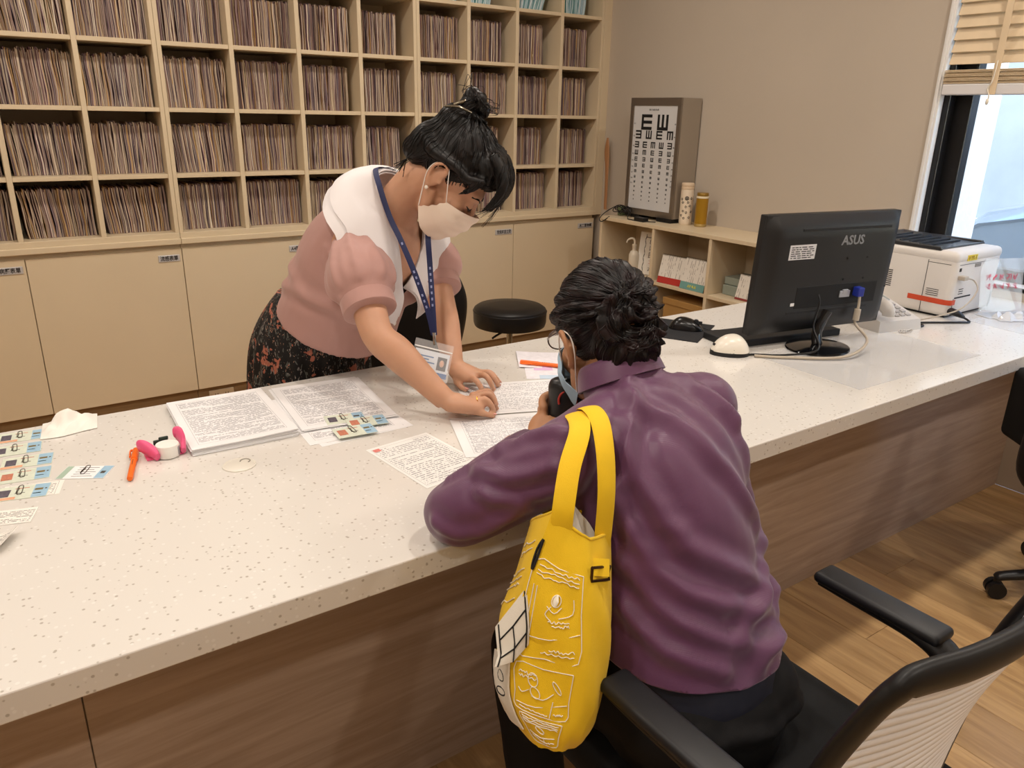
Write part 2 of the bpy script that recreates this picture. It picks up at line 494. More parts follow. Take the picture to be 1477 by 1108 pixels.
# ---------------------------------------------------------------- outside the window
M_conc = mat('outside_paving', '#8b8a86', .9, var=.1, vscale=4)
struct('ground_outside', MB().box(XR+.2, 16, -12, 10, -.25, -.2), M_conc)
struct('wall_outside', MB().box(XR+.2, 3.30, -1.885, .4, -.2, 3.4), mat('rendered_pillar', '#d2d1cc', .9, var=.05, vscale=30, bump=.4, bscale=90))

# parked car beyond the pillar, its front corner in view, and an added backdrop facade hiding the sky horizon
struct('backdrop_outside', MB().box(13, 13.4, -14, 12, -.2, 9), mat('backdrop_facade', '#9a9b9a', .8, var=.12, vscale=1.2))
M_car = mat('car_paint', '#9aa0a4', .18, metal=.35, coat=.8)
car = thing('car', 'silver car parked outside the window beyond the white pillar', 'car', (5.45, -3.0, -.2))
cp = [(-1.10, .02), (-1.06, .30), (-1.08, .55), (-1.14, .72), (-1.30, .86), (-1.75, .98), (-2.20, 1.06), (-2.75, 1.48), (-3.2, 1.56), (-4.3, 1.52), (-5.0, 1.05), (-5.1, .60), (-5.05, .02)]
def car_loft(x0, x1, prof, inset):
    n = len(prof); rows_ = []
    for k, (x, s) in enumerate(((x0, .90), (x0+.10, .975), (x0+.25, 1), (x1-.25, 1), (x1-.10, .975), (x1, .90))):
        cy_ = -3.1; rows_.append([(x, cy_+(y-cy_)*(s*.02+.98), z*s) for y, z in prof])
    return rows_
b_ = MB().sheet(car_loft(4.62, 6.30, cp, 0), .02)
for x_ in (4.63, 6.29): b_.add([(x_, y, z*.90) for y, z in cp], [tuple(range(len(cp)))])
obj('body', b_, M_car, car, 40, world=True)
obj('windscreen', MB().add([(4.80, -2.235, 1.075), (6.12, -2.235, 1.075), (6.02, -2.73, 1.475), (4.90, -2.73, 1.475)], [(0, 1, 2, 3)]), mat('car_glass', '#2b2f32', .05), car, world=True)
obj('side_window', MB().add([(4.615, -2.45, .98), (4.615, -3.9, .98), (4.66, -3.8, 1.36), (4.66, -2.85, 1.36)], [(0, 1, 2, 3)]), MATS['car_glass'], car, world=True)
for x_ in (4.80, 6.05):
    hl_ = obj('headlight', MB().ell((x_, -1.175, .70), (.20, .13, .095)), mat('headlamp', '#e4e6e6', .06, spec=.9), car, 60, world=True)
    obj('reflector', MB().ell((x_+.03, -1.085, .69), (.07, .05, .05)), mat('lamp_chrome', '#cfd0d0', .08, metal=1), hl_, 60, world=True)
obj('grille', MB().rbox(5.08, 5.80, -1.10, -1.04, .36, .62, .02), M_sash, car, world=True)
obj('bumper', MB().tube([(4.66, -1.28, .30), (4.90, -1.05, .30), (5.45, -1.00, .30), (6.00, -1.05, .30), (6.26, -1.28, .30)], [(.05, .12)]*5, 12, up=(0, 0, 1)), M_car, car, 60, world=True)
for x_ in (4.66, 6.24):
    for y_ in (-1.72, -4.35):
        w_ = obj('wheel', MB().tube([(x_-.10, y_, .12), (x_+.10, y_, .12)], .32, 32, smooth=False), mat('tyre', '#15171a', .8), car, 40, world=True)
        obj('hub', MB().tube([(x_-.112, y_, .12), (x_+.112, y_, .12)], .20, 20, smooth=False), MATS['lamp_chrome'], w_, 40, world=True)
# ================================================================ record shelving and base cabinets
M_shelf = mat('cream_laminate', '#d6c4a6', .42, var=.02, vscale=6)
M_shelf_in = M_shelf
ZROW = [0.8580, 1.1059, 1.3830, 1.6491, 1.9253, 2.20, 2.475]   # board centres; the first is the top of the base board
BT, DT, SD = .018, .020, .34       # shelf and divider thickness, depth
def XK(k): return (k-1)*WCOL
UN = {-3: 'record shelf unit with packed folders standing furthest from the window wall', 1: 'record shelf unit of packed folders between the other two units', 5: 'record shelf unit with packed folders next to the window wall'}
for k0 in (-3, 1, 5):
    t = thing('record_shelf', 'cream ' + UN[k0], 'shelf', (XK(k0+2), SD/2, .81), 0, 'cream record shelf units')
    xa, xb = XK(k0), XK(k0+4)
    for k in range(k0, k0+5):
        if k == k0: x0, x1 = xa+.0006, xa+.018
        elif k == k0+4: x0, x1 = xb-.018, xb-.0006
        else: x0, x1 = XK(k)-DT/2, XK(k)+DT/2
        obj('divider', MB().rbox(x0, x1, 0, SD, .858, 2.50, .001, seg=1), M_shelf, t, world=True)
    for j in range(1, 6):
        for k in range(k0, k0+4):
            x0 = XK(k)+(.018 if k == k0 else DT/2); x1 = XK(k+1)-(.018 if k+1 == k0+4 else DT/2)
            obj('shelf_board', MB().rbox(x0, x1, .004, SD, ZROW[j]-BT/2, ZROW[j]+BT/2, .001, seg=1), M_shelf, t, world=True)
    obj('top_board', MB().rbox(xa+.0006, xb-.0006, 0, SD, 2.50, 2.52, .001, seg=1), M_shelf, t, world=True)
    obj('back_panel', MB().box(xa+.0006, xb-.0006, SD, SD+.008, .83, 2.52), M_shelf_in, t, world=True)
    mb = MB().rbox(xa+.0006, xb-.0006, -.004, SD, .832, .858, .002).rbox(xa+.0006, xb-.0006, -.016, SD, .807, .833, .003)
    obj('base_board', mb, M_shelf, t, world=True)
solo('filler_strip', MB().rbox(XK(9)+.0006, XR, -.002, .02, .807, 2.52, .001, seg=1), M_shelf, 'narrow cream filler strip between the shelving and the window wall', 'trim')

# base cabinets: two doors each, nameplate at the top corner of every door
M_door = mat('cream_door', '#d6c4a6', .5, var=.02, vscale=4)
M_recess = M_shelf
M_kick = mat('oak_kick', '#8b6f4c', .6, var=.12, vscale=9, stretch=(.6, 3, 12))
M_plate = mat('nameplate_silver', '#c9c6c6', .35, metal=.2)
M_ink = mat('black_ink', '#141416', .6)
PL_TXT = {-3: '病歷表單', -1: '流感表單', 1: 'A4影印紙', 3: '文具用品', 5: '常規疫苗立牌', 7: '志工置物櫃'}
HIDE = {-3: '流感疫苗表單', 3: None}
CL = {-3: 'cream two-door base cabinet with nameplates ending in 表單', 1: 'cream two-door base cabinet with an A4 nameplate, behind the standing woman', 5: 'cream two-door base cabinet with nameplates 常規疫苗立牌 and 志工置物櫃'}
for k0 in (-3, 1, 5):
    xa, xb = XK(k0), XK(k0+4)
    t = thing('base_cabinet', CL[k0], 'cabinet', ((xa+xb)/2, .2, 0), 0, 'cream base cabinets')
    mb = MB().box(xa+.001, xb-.001, .02, SD, .1, .805)
    obj('body', mb, M_shelf, t, world=True)
    obj('finger_recess', MB().box(xa+.001, xb-.001, .0185, .0205, .780, .807), M_recess, t, world=True)
    obj('toe_kick', MB().box(xa+.001, xb-.001, .03, .05, 0, .1), M_kick, t, world=True)
    for kk in (k0, k0+2):
        x0, x1 = XK(kk), XK(kk+2)
        d = obj('door', MB().rbox(x0+.0016, x1-.0016, 0, .0195, .1, .786, .0012, seg=1), M_door, t, world=True)
        txt = PL_TXT[kk] if kk != -3 else '病歷表單'
        if kk == 3: continue
        pw = .092 if len(txt) <= 4 else .118
        if kk == 1: pw = .105
        cx, cz = x1-.012-pw/2, .745
        pl = obj('nameplate', MB().rbox(cx-pw/2, cx+pw/2, -.004, .0005, cz-.0155, cz+.0155, .0025), M_plate, d, world=True)
        if True:
            M = mw(d).inverted() @ Matrix.Translation((cx, -.0045, cz-.001)) @ Matrix.Rotation(PI/2, 4, 'X')
            text_obj('lettering', txt, .0235, M_ink, d, M, .0006, bold=.0003, width=pw*.82)
# socket strip on the toe kick
s = solo('power_socket', MB().rbox(XK(1)+.05, XK(1)+.17, .022, .0305, .03, .075, .003), mat('socket_plate', '#cdb89a', .4), 'beige double power socket on the toe kick below the cream doors', 'socket')
mb = MB()
for dx in (.085, .135):
    for q in (-.006, .006): mb.box(XK(1)+dx+q-.0012, XK(1)+dx+q+.0012, .0212, .0222, .048, .058)
obj('socket_slot', mb, M_ink, s, world=True)

# ---------------------------------------------------------------- patient record folders
M_folder = vcol_mat('record_paper', .85, .2)
PAL = ['#a08674', '#8a6c66', '#c2ac8e', '#927a74', '#6c5450', '#d4c2a6', '#7c6a70', '#ab8a66', '#8d7c84', '#b59a92', '#5b4a48', '#c8b4a0', '#9a8080', '#7a5c50', '#c9a26e', '#bba79e', '#8e6e76', '#706068']
PAGE = ['#d9cdb8', '#c8b8a4', '#b8a894', '#a8968a', '#e4dac8', '#8f7e74']
frng = random.Random(5)
def folder_mb(mb, rg, th, h, dep, x0, y0, z0, lean, pal=PAL, page=PAGE, bend=.0025):
    """one folder: two card leaves and the pages between, standing on z0 with its open edge towards -y"""
    nseg = 4
    a = math.tan(lean); b1 = rg.uniform(-bend, bend); b2 = rg.uniform(-bend, bend)
    cs = [srgb(rg.choice(pal)), srgb(rg.choice(page)), srgb(rg.choice(pal))]
    f = [0, .24+rg.random()*.1, .70+rg.random()*.1, 1]
    ins = [rg.uniform(0, .004), rg.uniform(.001, .008), rg.uniform(0, .004)]
    hh = [h, h-rg.uniform(.002, .012), h-rg.uniform(0, .005)]
    for i in range(3):
        mb.col = cs[i]
        vs = []
        for s in range(nseg+1):
            z = hh[i]*s/nseg; dx = a*z + b1*math.sin(PI*s/nseg) + b2*math.sin(2*PI*s/nseg)
            yy = y0 + ins[i] + rg.uniform(-.0008, .0008)
            l, r = x0+th*f[i]+dx, x0+th*f[i+1]+dx
            vs += [(l, yy, z0+z), (r, yy, z0+z), (r, y0+dep, z0+z), (l, y0+dep, z0+z)]
        fs = []
        for s in range(nseg):
            o = s*4
            fs += [(o, o+1, o+5, o+4), (o+1, o+2, o+6, o+5), (o+3, o, o+4, o+7)]
        fs += [(nseg*4, nseg*4+1, nseg*4+2, nseg*4+3), (3, 2, 1, 0)]
        mb.add(vs, fs)
    mb.col = None
LEAN0 = {}
def fill_cell(c, j, rg, each):
    """c = column index (between divider c-1 and c), j = row above board j"""
    x0 = XK(c-1)+.011+(.008 if (c-1) % 4 == 1 else 0); x1 = XK(c)-.011-(.008 if c % 4 == 1 else 0)
    z0 = ZROW[j]+(BT/2 if j else 0)+.0005
    inset = .075+rg.uniform(-.01, .012)
    lean0 = -rg.choice([.0, .01, .03, .06, .10]) if c < 3 else -rg.choice([0, .0, .015, .03])
    fillto = 1.0 if c < 4 else rg.uniform(.80, .97)
    xe = x0+(x1-x0)*fillto
    hb = rg.uniform(.198, .212) if j else rg.uniform(.200, .212)
    x = x0 + .22*abs(math.tan(lean0)) + .001
    ln = lean0
    while True:
        th = rg.uniform(.0040, .0085)
        if x+th > xe: break
        fr = (x-x0)/(x1-x0)
        ln = lean0*(1-fr*.85)+rg.uniform(-.004, .004)
        each(x, inset+rg.uniform(-.003, .006), z0, ln, th, hb+rg.uniform(-.006, .004), rg)
        x += th+rg.uniform(.0, .0015)
BIG = [(0, 0), (0, 1), (0, 2), (1, 0), (1, 1), (1, 2), (2, 1), (2, 2)]
ROWN = {0: 'bottom row', 1: 'second row up', 2: 'third row up', 3: 'fourth row up'}
COLN = {0: 'second compartment left of unit joint over 流感表單 plate', 1: 'compartment just left of unit joint over 流感表單 plate', 2: 'compartment just right of unit joint over 流感表單 plate'}
NVAR = 30
variants = []
for v in range(NVAR):
    b = MB(); folder_mb(b, frng, frng.uniform(.0046, .0080), frng.uniform(.197, .210), .17, 0, 0, 0, 0)
    w_ = max(p[0] for p in b.v)
    variants.append(bmesh_mesh('record_folder', b, M_folder))
nbig = [0]
stuff = MB()
for c in range(-2, 10):
    for j in range(0, 5):
        if j == 4 and c >= 6: continue
        rg = random.Random(c*31+j*7+3)
        if (c, j) in BIG:
            lab = 'worn paper record folder, %s, %s' % (ROWN[j], COLN[c])
            grp = 'record folders, %s, column %d' % (ROWN[j], c+3)
            def each(x, y, z, ln, th, h, rg, lab=lab, grp=grp):
                if nbig[0] >= 300:
                    folder_mb(stuff, rg, th, h, .17, x, y, z, ln); return
                me = rg.choice(variants)
                o = bpy.data.objects.new('record_folder', me)
                link(o, None, Matrix.Translation((x, y, z)) @ Matrix.Rotation(ln, 4, 'Y') @ Matrix.Diagonal((th/.0062, 1, h/.204, 1)))
                props(o, lab, 'folder', grp); nbig[0] += 1
            fill_cell(c, j, rg, each)
        else:
            fill_cell(c, j, rg, lambda x, y, z, ln, th, h, rg: folder_mb(stuff, rg, th, h, .17, x, y, z, ln))
o = bpy.data.objects.new('record_folders', bmesh_mesh('record_folders', stuff, M_folder)); link(o)
props(o, 'hundreds of thin worn paper record folders packed across the shelving', 'folders', None, 'stuff')
# pale blue folders, slumped, in the upper compartments near the window wall
TPAL = ['#9fc0c4', '#b9d2d6', '#86b0b6', '#c9d6da', '#a9c6d2', '#6fa3a4']
TPG = ['#e6ecee', '#d5dee4', '#c6d6dc']
for c in range(6, 10):
    rg = random.Random(c*5+1)
    x = XK(c-1)+.020+(.008 if (c-1) % 4 == 1 else 0); n = {6: 11, 7: 13, 8: 16, 9: 13}[c]
    if c == 6: x += .13
    for i in range(n):
        b = MB(); th = rg.uniform(.008, .013)
        if x+th > XK(c)-.03: break
        ln = (.02+.022*i) if c == 8 else .012*i*.7
        ln = min(ln, .33)
        if x+th+.225*math.sin(ln) > XK(c)-.020: break
        if c == 9 and i == 0: th = .04
        folder_mb(b, rg, th*.92, .225-.006*(ln*10), .2, 0, 0, 0, 0, TPAL if not (c == 9 and i == 0) else ['#3f8f8a'], TPG, .004)
        o = bpy.data.objects.new('blue_folder', bmesh_mesh('blue_folder', b, M_folder))
        link(o, None, Matrix.Translation((x, .05+rg.uniform(0, .01), ZROW[4]+BT/2+.0005+th*abs(math.sin(ln)))) @ Matrix.Rotation(ln, 4, 'Y'))
        if c == 9 and i == 0: props(o, 'thick teal folder at the start of the last upper compartment by the window wall', 'folder', 'pale blue folders')
        else: props(o, 'pale blue folder in the %s upper compartment from the filler strip' % {6: 'fourth', 7: 'third', 8: 'second', 9: 'first'}[c], 'folder', 'pale blue folders')
        x += th/math.cos(ln)+.0006
# ================================================================ reception counter
def stone_mat():
    m = bpy.data.materials.new('speckled_quartz'); m.use_nodes = True
    nt = m.node_tree; b = nt.nodes['Principled BSDF']
    tc = nt.nodes.new('ShaderNodeTexCoord')
    def spots(scale, thr, soft, seed):
        mp = nt.nodes.new('ShaderNodeMapping'); mp.inputs['Location'].default_value = (seed, seed*2, seed*.5)
        nt.links.new(tc.outputs['Object'], mp.inputs[0])
        v = nt.nodes.new('ShaderNodeTexVoronoi'); v.inputs['Scale'].default_value = scale
        nt.links.new(mp.outputs[0], v.inputs['Vector'])
        r = nt.nodes.new('ShaderNodeMapRange'); r.inputs[1].default_value = thr; r.inputs[2].default_value = thr+soft; r.inputs[3].default_value = 1; r.inputs[4].default_value = 0
        nt.links.new(v.outputs['Distance'], r.inputs[0])
        sp = nt.nodes.new('ShaderNodeSeparateColor'); nt.links.new(v.outputs['Color'], sp.inputs[0])
        g = nt.nodes.new('ShaderNodeMath'); g.operation = 'GREATER_THAN'; g.inputs[1].default_value = .78
        nt.links.new(sp.outputs[0], g.inputs[0])
        mu = nt.nodes.new('ShaderNodeMath'); mu.operation = 'MULTIPLY'
        nt.links.new(r.outputs[0], mu.inputs[0]); nt.links.new(g.outputs[0], mu.inputs[1])
        return mu.outputs[0]
    base = nt.nodes.new('ShaderNodeMix'); base.data_type = 'RGBA'
    base.inputs[6].default_value = srgb('#dcd8d2'); base.inputs[7].default_value = srgb('#b4ada3')
    nt.links.new(spots(120, .20, .12, 1.3), base.inputs[0])
    b2 = nt.nodes.new('ShaderNodeMix'); b2.data_type = 'RGBA'; b2.inputs[7].default_value = srgb('#e4e1dc')
    nt.links.new(base.outputs[2], b2.inputs[6]); nt.links.new(spots(105, .22, .1, 4.1), b2.inputs[0])
    nt.links.new(b2.outputs[2], b.inputs['Base Color'])
    b.inputs['Roughness'].default_value = .16; b.inputs['Specular IOR Level'].default_value = .5
    return m
M_stone = stone_mat()
XCL = -2.6
wt = thing('worktop', 'long white speckled stone worktop of the reception counter', 'worktop', ((XCL+XR)/2, (YN+YF)/2, ZC-.042))
obj('slab', MB().rbox(XCL, XR, YN, YF, ZC-.042, ZC, .0025), M_stone, wt, world=True)
gx, gy = -.4205, -2.3535
mb = MB().lathe([(.0005, .0018), (.026, .0018), (.0275, .0012), (.0285, .0022), (.031, .0018), (.0315, 0)], 40, M=Matrix.Translation((gx, gy, ZC)))
g = obj('grommet_cover', mb, mat('grommet_white', '#dcd7cc', .35), wt, world=True, smooth=40, label='round white cable grommet cover')
mb = MB()
pts = [(gx+.014+.009*math.cos(a), gy+.010+.009*math.sin(a), ZC+.0022) for a in [PI*(-.35+1.3*i/10) for i in range(11)]]
mb.tube(pts, .0012, 6)
obj('finger_notch', mb, mat('notch_grey', '#9c968c', .6), g, world=True, smooth=60)

M_panel = wood_mat('greige_panel', '#97816f', '#b5a08f', (2.0, 30, 34), .42, spec=.4)
ct = thing('counter_base', 'wood grain front base of the reception counter', 'counter', ((XCL+XR)/2, YP+.3, 0))
xs = [XCL, -.749, 1.70, XR]
xs = [XCL, -.749, .49, XR]
for a, b in zip(xs[:-1], xs[1:]):
    obj('front_panel', MB().rbox(a+.0008, b-.0008, YP, YP+.02, 0.0, ZC-.042, .0012, seg=1), M_panel, ct, world=True)
for x in (XCL+.01, -.75, .49, XR-.03): obj('inner_divider', MB().box(x, x+.018, YP+.035, YF-.08, 0, ZC-.042), M_shelf, ct, world=True)
obj('inner_back', MB().box(XCL, XR, YP+.02, YP+.035, 0, ZC-.042), M_shelf, ct, world=True)
# ================================================================ papers, cards and small things on the worktop
def placed(name, mb, mats, M, label, cat, smooth=None, group=None):
    o = bpy.data.objects.new(name, bmesh_mesh(name, mb, mats, smooth)); link(o, None, M)
    return props(o, label, cat, group)

def print_mat(name, pitch=.0055, word=190., dens=.46, margin=(.085, .125), ink='#77767e', paper='#eae9ea', cols=0.0, rowgap=.5, grid=False):
    """paper with rows of small print laid out in the sheet's own x/y (x across, y along)"""
    m = bpy.data.materials.new(name); m.use_nodes = True
    nt = m.node_tree; b = nt.nodes['Principled BSDF']; L = nt.links.new
    tc = nt.nodes.new('ShaderNodeTexCoord'); sp = nt.nodes.new('ShaderNodeSeparateXYZ'); L(tc.outputs['Object'], sp.inputs[0])
    def math_(op, a, bb=None, c=None):
        n = nt.nodes.new('ShaderNodeMath'); n.operation = op
        for i, v in enumerate((a, bb, c)):
            if v is None: continue
            if isinstance(v, (int, float)): n.inputs[i].default_value = v
            else: L(v, n.inputs[i])
        return n.outputs[0]
    row = math_('DIVIDE', sp.outputs[1], pitch); fl = math_('FLOOR', row); fr = math_('SUBTRACT', row, fl)
    inrow = math_('LESS_THAN', fr, rowgap)
    cx = nt.nodes.new('ShaderNodeCombineXYZ')
    L(math_('MULTIPLY', sp.outputs[0], word), cx.inputs[0]); L(math_('MULTIPLY', fl, 3.71), cx.inputs[1]); L(math_('MULTIPLY', row, .9), cx.inputs[2])
    n = nt.nodes.new('ShaderNodeTexNoise'); n.inputs['Scale'].default_value = 1; n.inputs['Detail'].default_value = 3; L(cx.outputs[0], n.inputs['Vector'])
    word_ = math_('GREATER_THAN', n.outputs['Fac'], dens)
    c2 = nt.nodes.new('ShaderNodeCombineXYZ'); L(math_('MULTIPLY', sp.outputs[0], 9.0), c2.inputs[0]); L(math_('MULTIPLY', fl, 1.37), c2.inputs[1])
    n2 = nt.nodes.new('ShaderNodeTexNoise'); n2.inputs['Scale'].default_value = 1; L(c2.outputs[0], n2.inputs['Vector'])
    blk = math_('GREATER_THAN', n2.outputs['Fac'], .40)
    mk = math_('MULTIPLY', math_('LESS_THAN', math_('ABSOLUTE', sp.outputs[0]), margin[0]), math_('LESS_THAN', math_('ABSOLUTE', sp.outputs[1]), margin[1]))
    t = math_('MULTIPLY', math_('MULTIPLY', inrow, word_), math_('MULTIPLY', blk, mk))
    if grid:
        gx = math_('LESS_THAN', math_('FRACT', math_('DIVIDE', math_('ADD', sp.outputs[0], .5), .042)), .022)
        gy = math_('LESS_THAN', math_('FRACT', math_('DIVIDE', math_('ADD', sp.outputs[1], .5), .033)), .028)
        t = math_('MAXIMUM', t, math_('MULTIPLY', math_('MAXIMUM', gx, gy), mk))
    ef = [math_('LESS_THAN', math_('ABSOLUTE', math_('SUBTRACT', math_('ABSOLUTE', sp.outputs[i]), margin[i]+.003)), .0004) for i in (0, 1)]
    inb = math_('MULTIPLY', math_('LESS_THAN', math_('ABSOLUTE', sp.outputs[0]), margin[0]+.0035), math_('LESS_THAN', math_('ABSOLUTE', sp.outputs[1]), margin[1]+.0035))
    fr_ = math_('MULTIPLY', math_('MAXIMUM', ef[0], ef[1]), inb)
    t = math_('MAXIMUM', math_('MULTIPLY', t, .75), math_('MULTIPLY', fr_, .6))
    mx = nt.nodes.new('ShaderNodeMix'); mx.data_type = 'RGBA'; L(t, mx.inputs[0]); mx.inputs[6].default_value = srgb(paper); mx.inputs[7].default_value = srgb(ink)
    L(mx.outputs[2], b.inputs['Base Color']); b.inputs['Roughness'].default_value = .7; b.inputs['Specular IOR Level'].default_value = .25
    MATS[name] = m
    return m
M_form = print_mat('printed_form', .0062, 240., .44)
M_form2 = print_mat('printed_form_small', .0074, 260., .47, (.064, .095), '#77747a', '#e9e7e4', rowgap=.42)
M_table = print_mat('printed_table', .0045, 300., .46, (.125, .085), '#82828c', '#eae9ea', grid=True)
M_list = print_mat('printed_list', .0062, 300., .50, (.13, .09), '#85858e', '#e9e8e9', rowgap=.5)
M_slip = print_mat('printed_slip', .0052, 330., .46, (.036, .024), '#5a5652', '#ebe7e0')
M_paper = mat('plain_paper', '#eae9ea', .75)
M_paper2 = mat('paper_edges', '#e6e5e6', .8)
M_flyer = mat('flyer_print', '#e6e3ea', .6, var=.10, vscale=60)

def quad_frame(a, b, c_, d):
    """local frame (x across, y along) at the middle of four corners a (x-,y+), b (x+,y+), c (x+,y-), d (x-,y-)"""
    a, b, c_, d = (Vector(p) for p in (a, b, c_, d))
    o = (a+b+c_+d)/4; x = ((b-a)+(c_-d)).normalized()
    return frame(o, x)
def paper(M, w, h, m, label, group=None, th=.0004, curl=None, name='paper_sheet', cat='paper'):
    """single sheet with a little life in it; curl(x, y) gives its height"""
    nx, ny = 9, 11
    g = [[(-w/2+w*i/(nx-1), -h/2+h*j/(ny-1), th/2+.0003+(curl(-1+2*i/(nx-1), -1+2*j/(ny-1)) if curl else 0)) for j in range(ny)] for i in range(nx)]
    return placed(name, MB().sheet(g, th), m, M, label, cat, 60, group)
def ZR(x, y, z, rot): return Matrix.Translation((x, y, z)) @ Matrix.Rotation(rot, 4, 'Z')

def stack(M, w, h, n, th, label, top, seed, fan=.003, curl=None, cat='paper stack'):
    """pile of sheets: each visible leaf of the pile is a part"""
    t = thing('paper_stack', label, cat, M.translation, M.to_euler().z)
    rg = random.Random(seed)
    for i in range(n):
        a = rg.uniform(-fan, fan)*3; dx = rg.uniform(-fan, fan); dy = rg.uniform(-fan, fan)
        z = th*(i+.5)/n
        nx, ny = 7, 9
        g = []
        for p in range(nx):
            r_ = []
            for q in range(ny):
                u, v = -1+2*p/(nx-1), -1+2*q/(ny-1)
                x = w/2*u; y = h/2*v
                r_.append((x*math.cos(a)-y*math.sin(a)+dx, x*math.sin(a)+y*math.cos(a)+dy, z+(curl(u, v)*(i+1)/n if curl else 0)))
            g.append(r_)
        if i == n-1:
            o = obj('top_sheet', MB().sheet([[(-w/2+w*p/(nx-1), -h/2+h*q/(ny-1), z+(curl(-1+2*p/(nx-1), -1+2*q/(ny-1)) if curl else 0)) for q in range(ny)] for p in range(nx)], th/n*.8), top, t, 60)
        else:
            obj('sheet', MB().sheet(g, th/n*.8), M_paper if i % 2 else M_paper2, t, 60)
    return t

# --- the large pile of forms
M1 = quad_frame((-.4636, -1.9521, ZC), (-.2546, -1.9747, ZC), (-.2877, -2.2805, ZC), (-.4895, -2.284, ZC))
stack(M1, .21, .297, 12, .014, 'thick pile of printed white forms near the pink tape dispenser', M_form, 3, .0022, lambda u, v: .003*max(0, -v)*max(0, u))
# --- the fanned pile with identity cards on it
M2 = ZR(-.1440, -2.128, ZC, -.10)
stack(M2, .21, .297, 6, .004, 'thin fanned pile of printed forms with clipped identity cards on it', M_form, 8, .007, lambda u, v: .002*max(0, -v))
paper(ZR(-.160, -2.196, ZC+.0002, -.06), .21, .297, M_form, 'loose printed form sliding out under the fanned pile', th=.0004)
paper(ZR(-.1530, -2.212, ZC-.0001, .02), .21, .285, M_form, 'lowest printed form peeping out under the fanned pile towards the seated woman', th=.0003)
# --- small form with a border, form sheets under the hands, sheet with a table
small_form = paper(quad_frame((-.1771, -2.4065, ZC), (-.0271, -2.3995, ZC), (-.0252, -2.6169, ZC), (-.181, -2.6439, ZC)), .148, .215, M_form2, 'small bordered form with a red stamp lying alone on the worktop')
mb = MB().box(-.065, -.050, .085, .097, .0008, .0011)
o = obj('red_stamp', mb, mat('stamp_red', '#d98078', .7), small_form)
paper(ZR(.140, -2.513, ZC+.0010, -.366), .297, .21, M_table, 'printed sheet with a table lying in front of the seated woman')
paper(ZR(.266, -2.329, ZC+.0018, -.36), .297, .21, M_list, 'printed list lying under the standing woman\'s fingers', name='paper_sheet')
# --- flyers and the second pen
paper(ZR(.505, -2.135, ZC, -.55), .20, .145, M_flyer, 'pale printed flyer under the orange pen by the seated woman\'s mask', curl=lambda u, v: .004*max(0, -u)**2)
paper(ZR(.455, -2.235, ZC+.0002, -.55), .19, .10, M_flyer, 'second pale flyer half under the one with the orange pen')

fly = bpy.data.objects['paper_sheet.006'] if 'paper_sheet.006' in bpy.data.objects else None
if fly is not None and 'orange pen' in fly['label']:
    for (x0, x1, y0, y1, c) in ((-.07, -.02, .02, .055, '#d9b6dd'), (0, .07, .03, .06, '#b5cfe6'), (.02, .08, -.05, -.01, '#e2bcd2'), (-.06, -.01, -.05, -.02, '#c3d6e8')):
        obj('colour_patch', MB().box(x0, x1, y0, y1, .0009, .0011), mat('flyer_'+c[1:], c, .6), fly)
# --- identity cards with wire clips
M_card = mat('card_cream', '#d8dfcf', .3, var=.08, vscale=90)
M_cardb = mat('card_blue', '#9fc3da', .3, var=.06, vscale=70)
M_port = mat('card_portrait', '#5b5560', .5, var=.5, vscale=160)
M_chip = mat('card_chip', '#8b7b52', .35, metal=.3)
M_red = mat('card_red_print', '#c07a62', .5, var=.25, vscale=200)
M_dark = mat('card_dark_print', '#4a463e', .5)
M_wire = mat('clip_wire', '#4d463c', .35, metal=.8)
M_salmon = mat('card_salmon', '#e0a988', .4, var=.1, vscale=120)
def id_card(M, label, style, clip=True):
    t = thing('identity_card', label, 'card', M.translation, M.to_euler().z, 'identity cards on the worktop')
    w, h, e = .0856, .054, .0009
    c = obj('card', MB().rbox(-w/2, w/2, -h/2, h/2, 0, e, .0004, seg=1), M_card if style != 'back' else M_paper, t)
    z = e
    def flat(n, x0, x1, y0, y1, m, k=1): obj(n, MB().box(x0, x1, y0, y1, z-.0001, z+.00012*k), m, c)
    if style == 'back':
        flat('blue_end', .024, w/2-.001, -h/2+.001, h/2-.001, M_cardb); flat('green_end', -w/2+.001, -.030, -h/2+.001, h/2-.001, mat('card_green', '#a8bfae', .4))
        for i in range(5): flat('print_line', -.018, .018-.006*(i % 2), .018-.009*i, .0195-.009*i, M_dark)
        flat('emblem', .028, .036, -.006, .004, M_dark, 2)
    else:
        flat('blue_end', .018, w/2-.001, -h/2+.001, h/2-.001, M_cardb)
        flat('portrait', -.036, -.018, -.014, .014, M_port if style != 'red' else M_red, 2)
        if style == 'salmon': flat('lower_stripe', -w/2+.001, -.006, -h/2+.001, -.016, M_salmon)
        flat('chip', .020, .033, .001, .009, M_chip if style != 'dark' else M_dark, 2)
        flat('print_line', -.012, .010, .015, .0175, M_red); flat('print_line', -.010, .006, -.004, -.002, M_dark); flat('print_line', .019, .032, -.012, -.009, M_dark)
        flat('emblem', .036, .039, .003, .007, M_dark, 2)
    if clip:
        x = -.004; y = 0
        p = [(x-.004, h/2-.030), (x-.004, h/2-.004), (x-.001, h/2+.001), (x+.003, h/2-.003), (x+.005, h/2-.032), (x+.002, h/2-.036), (x-.002, h/2-.033), (x-.002, h/2-.010)]
        obj('paper_clip', MB().tube([(a, b, z+.0008) for a, b in p], .0006, 6, sub=4), M_wire, t, 60)
    return t
def card_at(x, y, rot): return ZR(x, y, ZC+.0003, rot)
id_card(card_at(-.755, -1.982, -.14), 'identity card with dark portrait beside the crumpled tissue', 'salmon')
id_card(card_at(-.768, -2.052, -.12), 'identity card lying second from the crumpled tissue in the column of cards', 'plain')
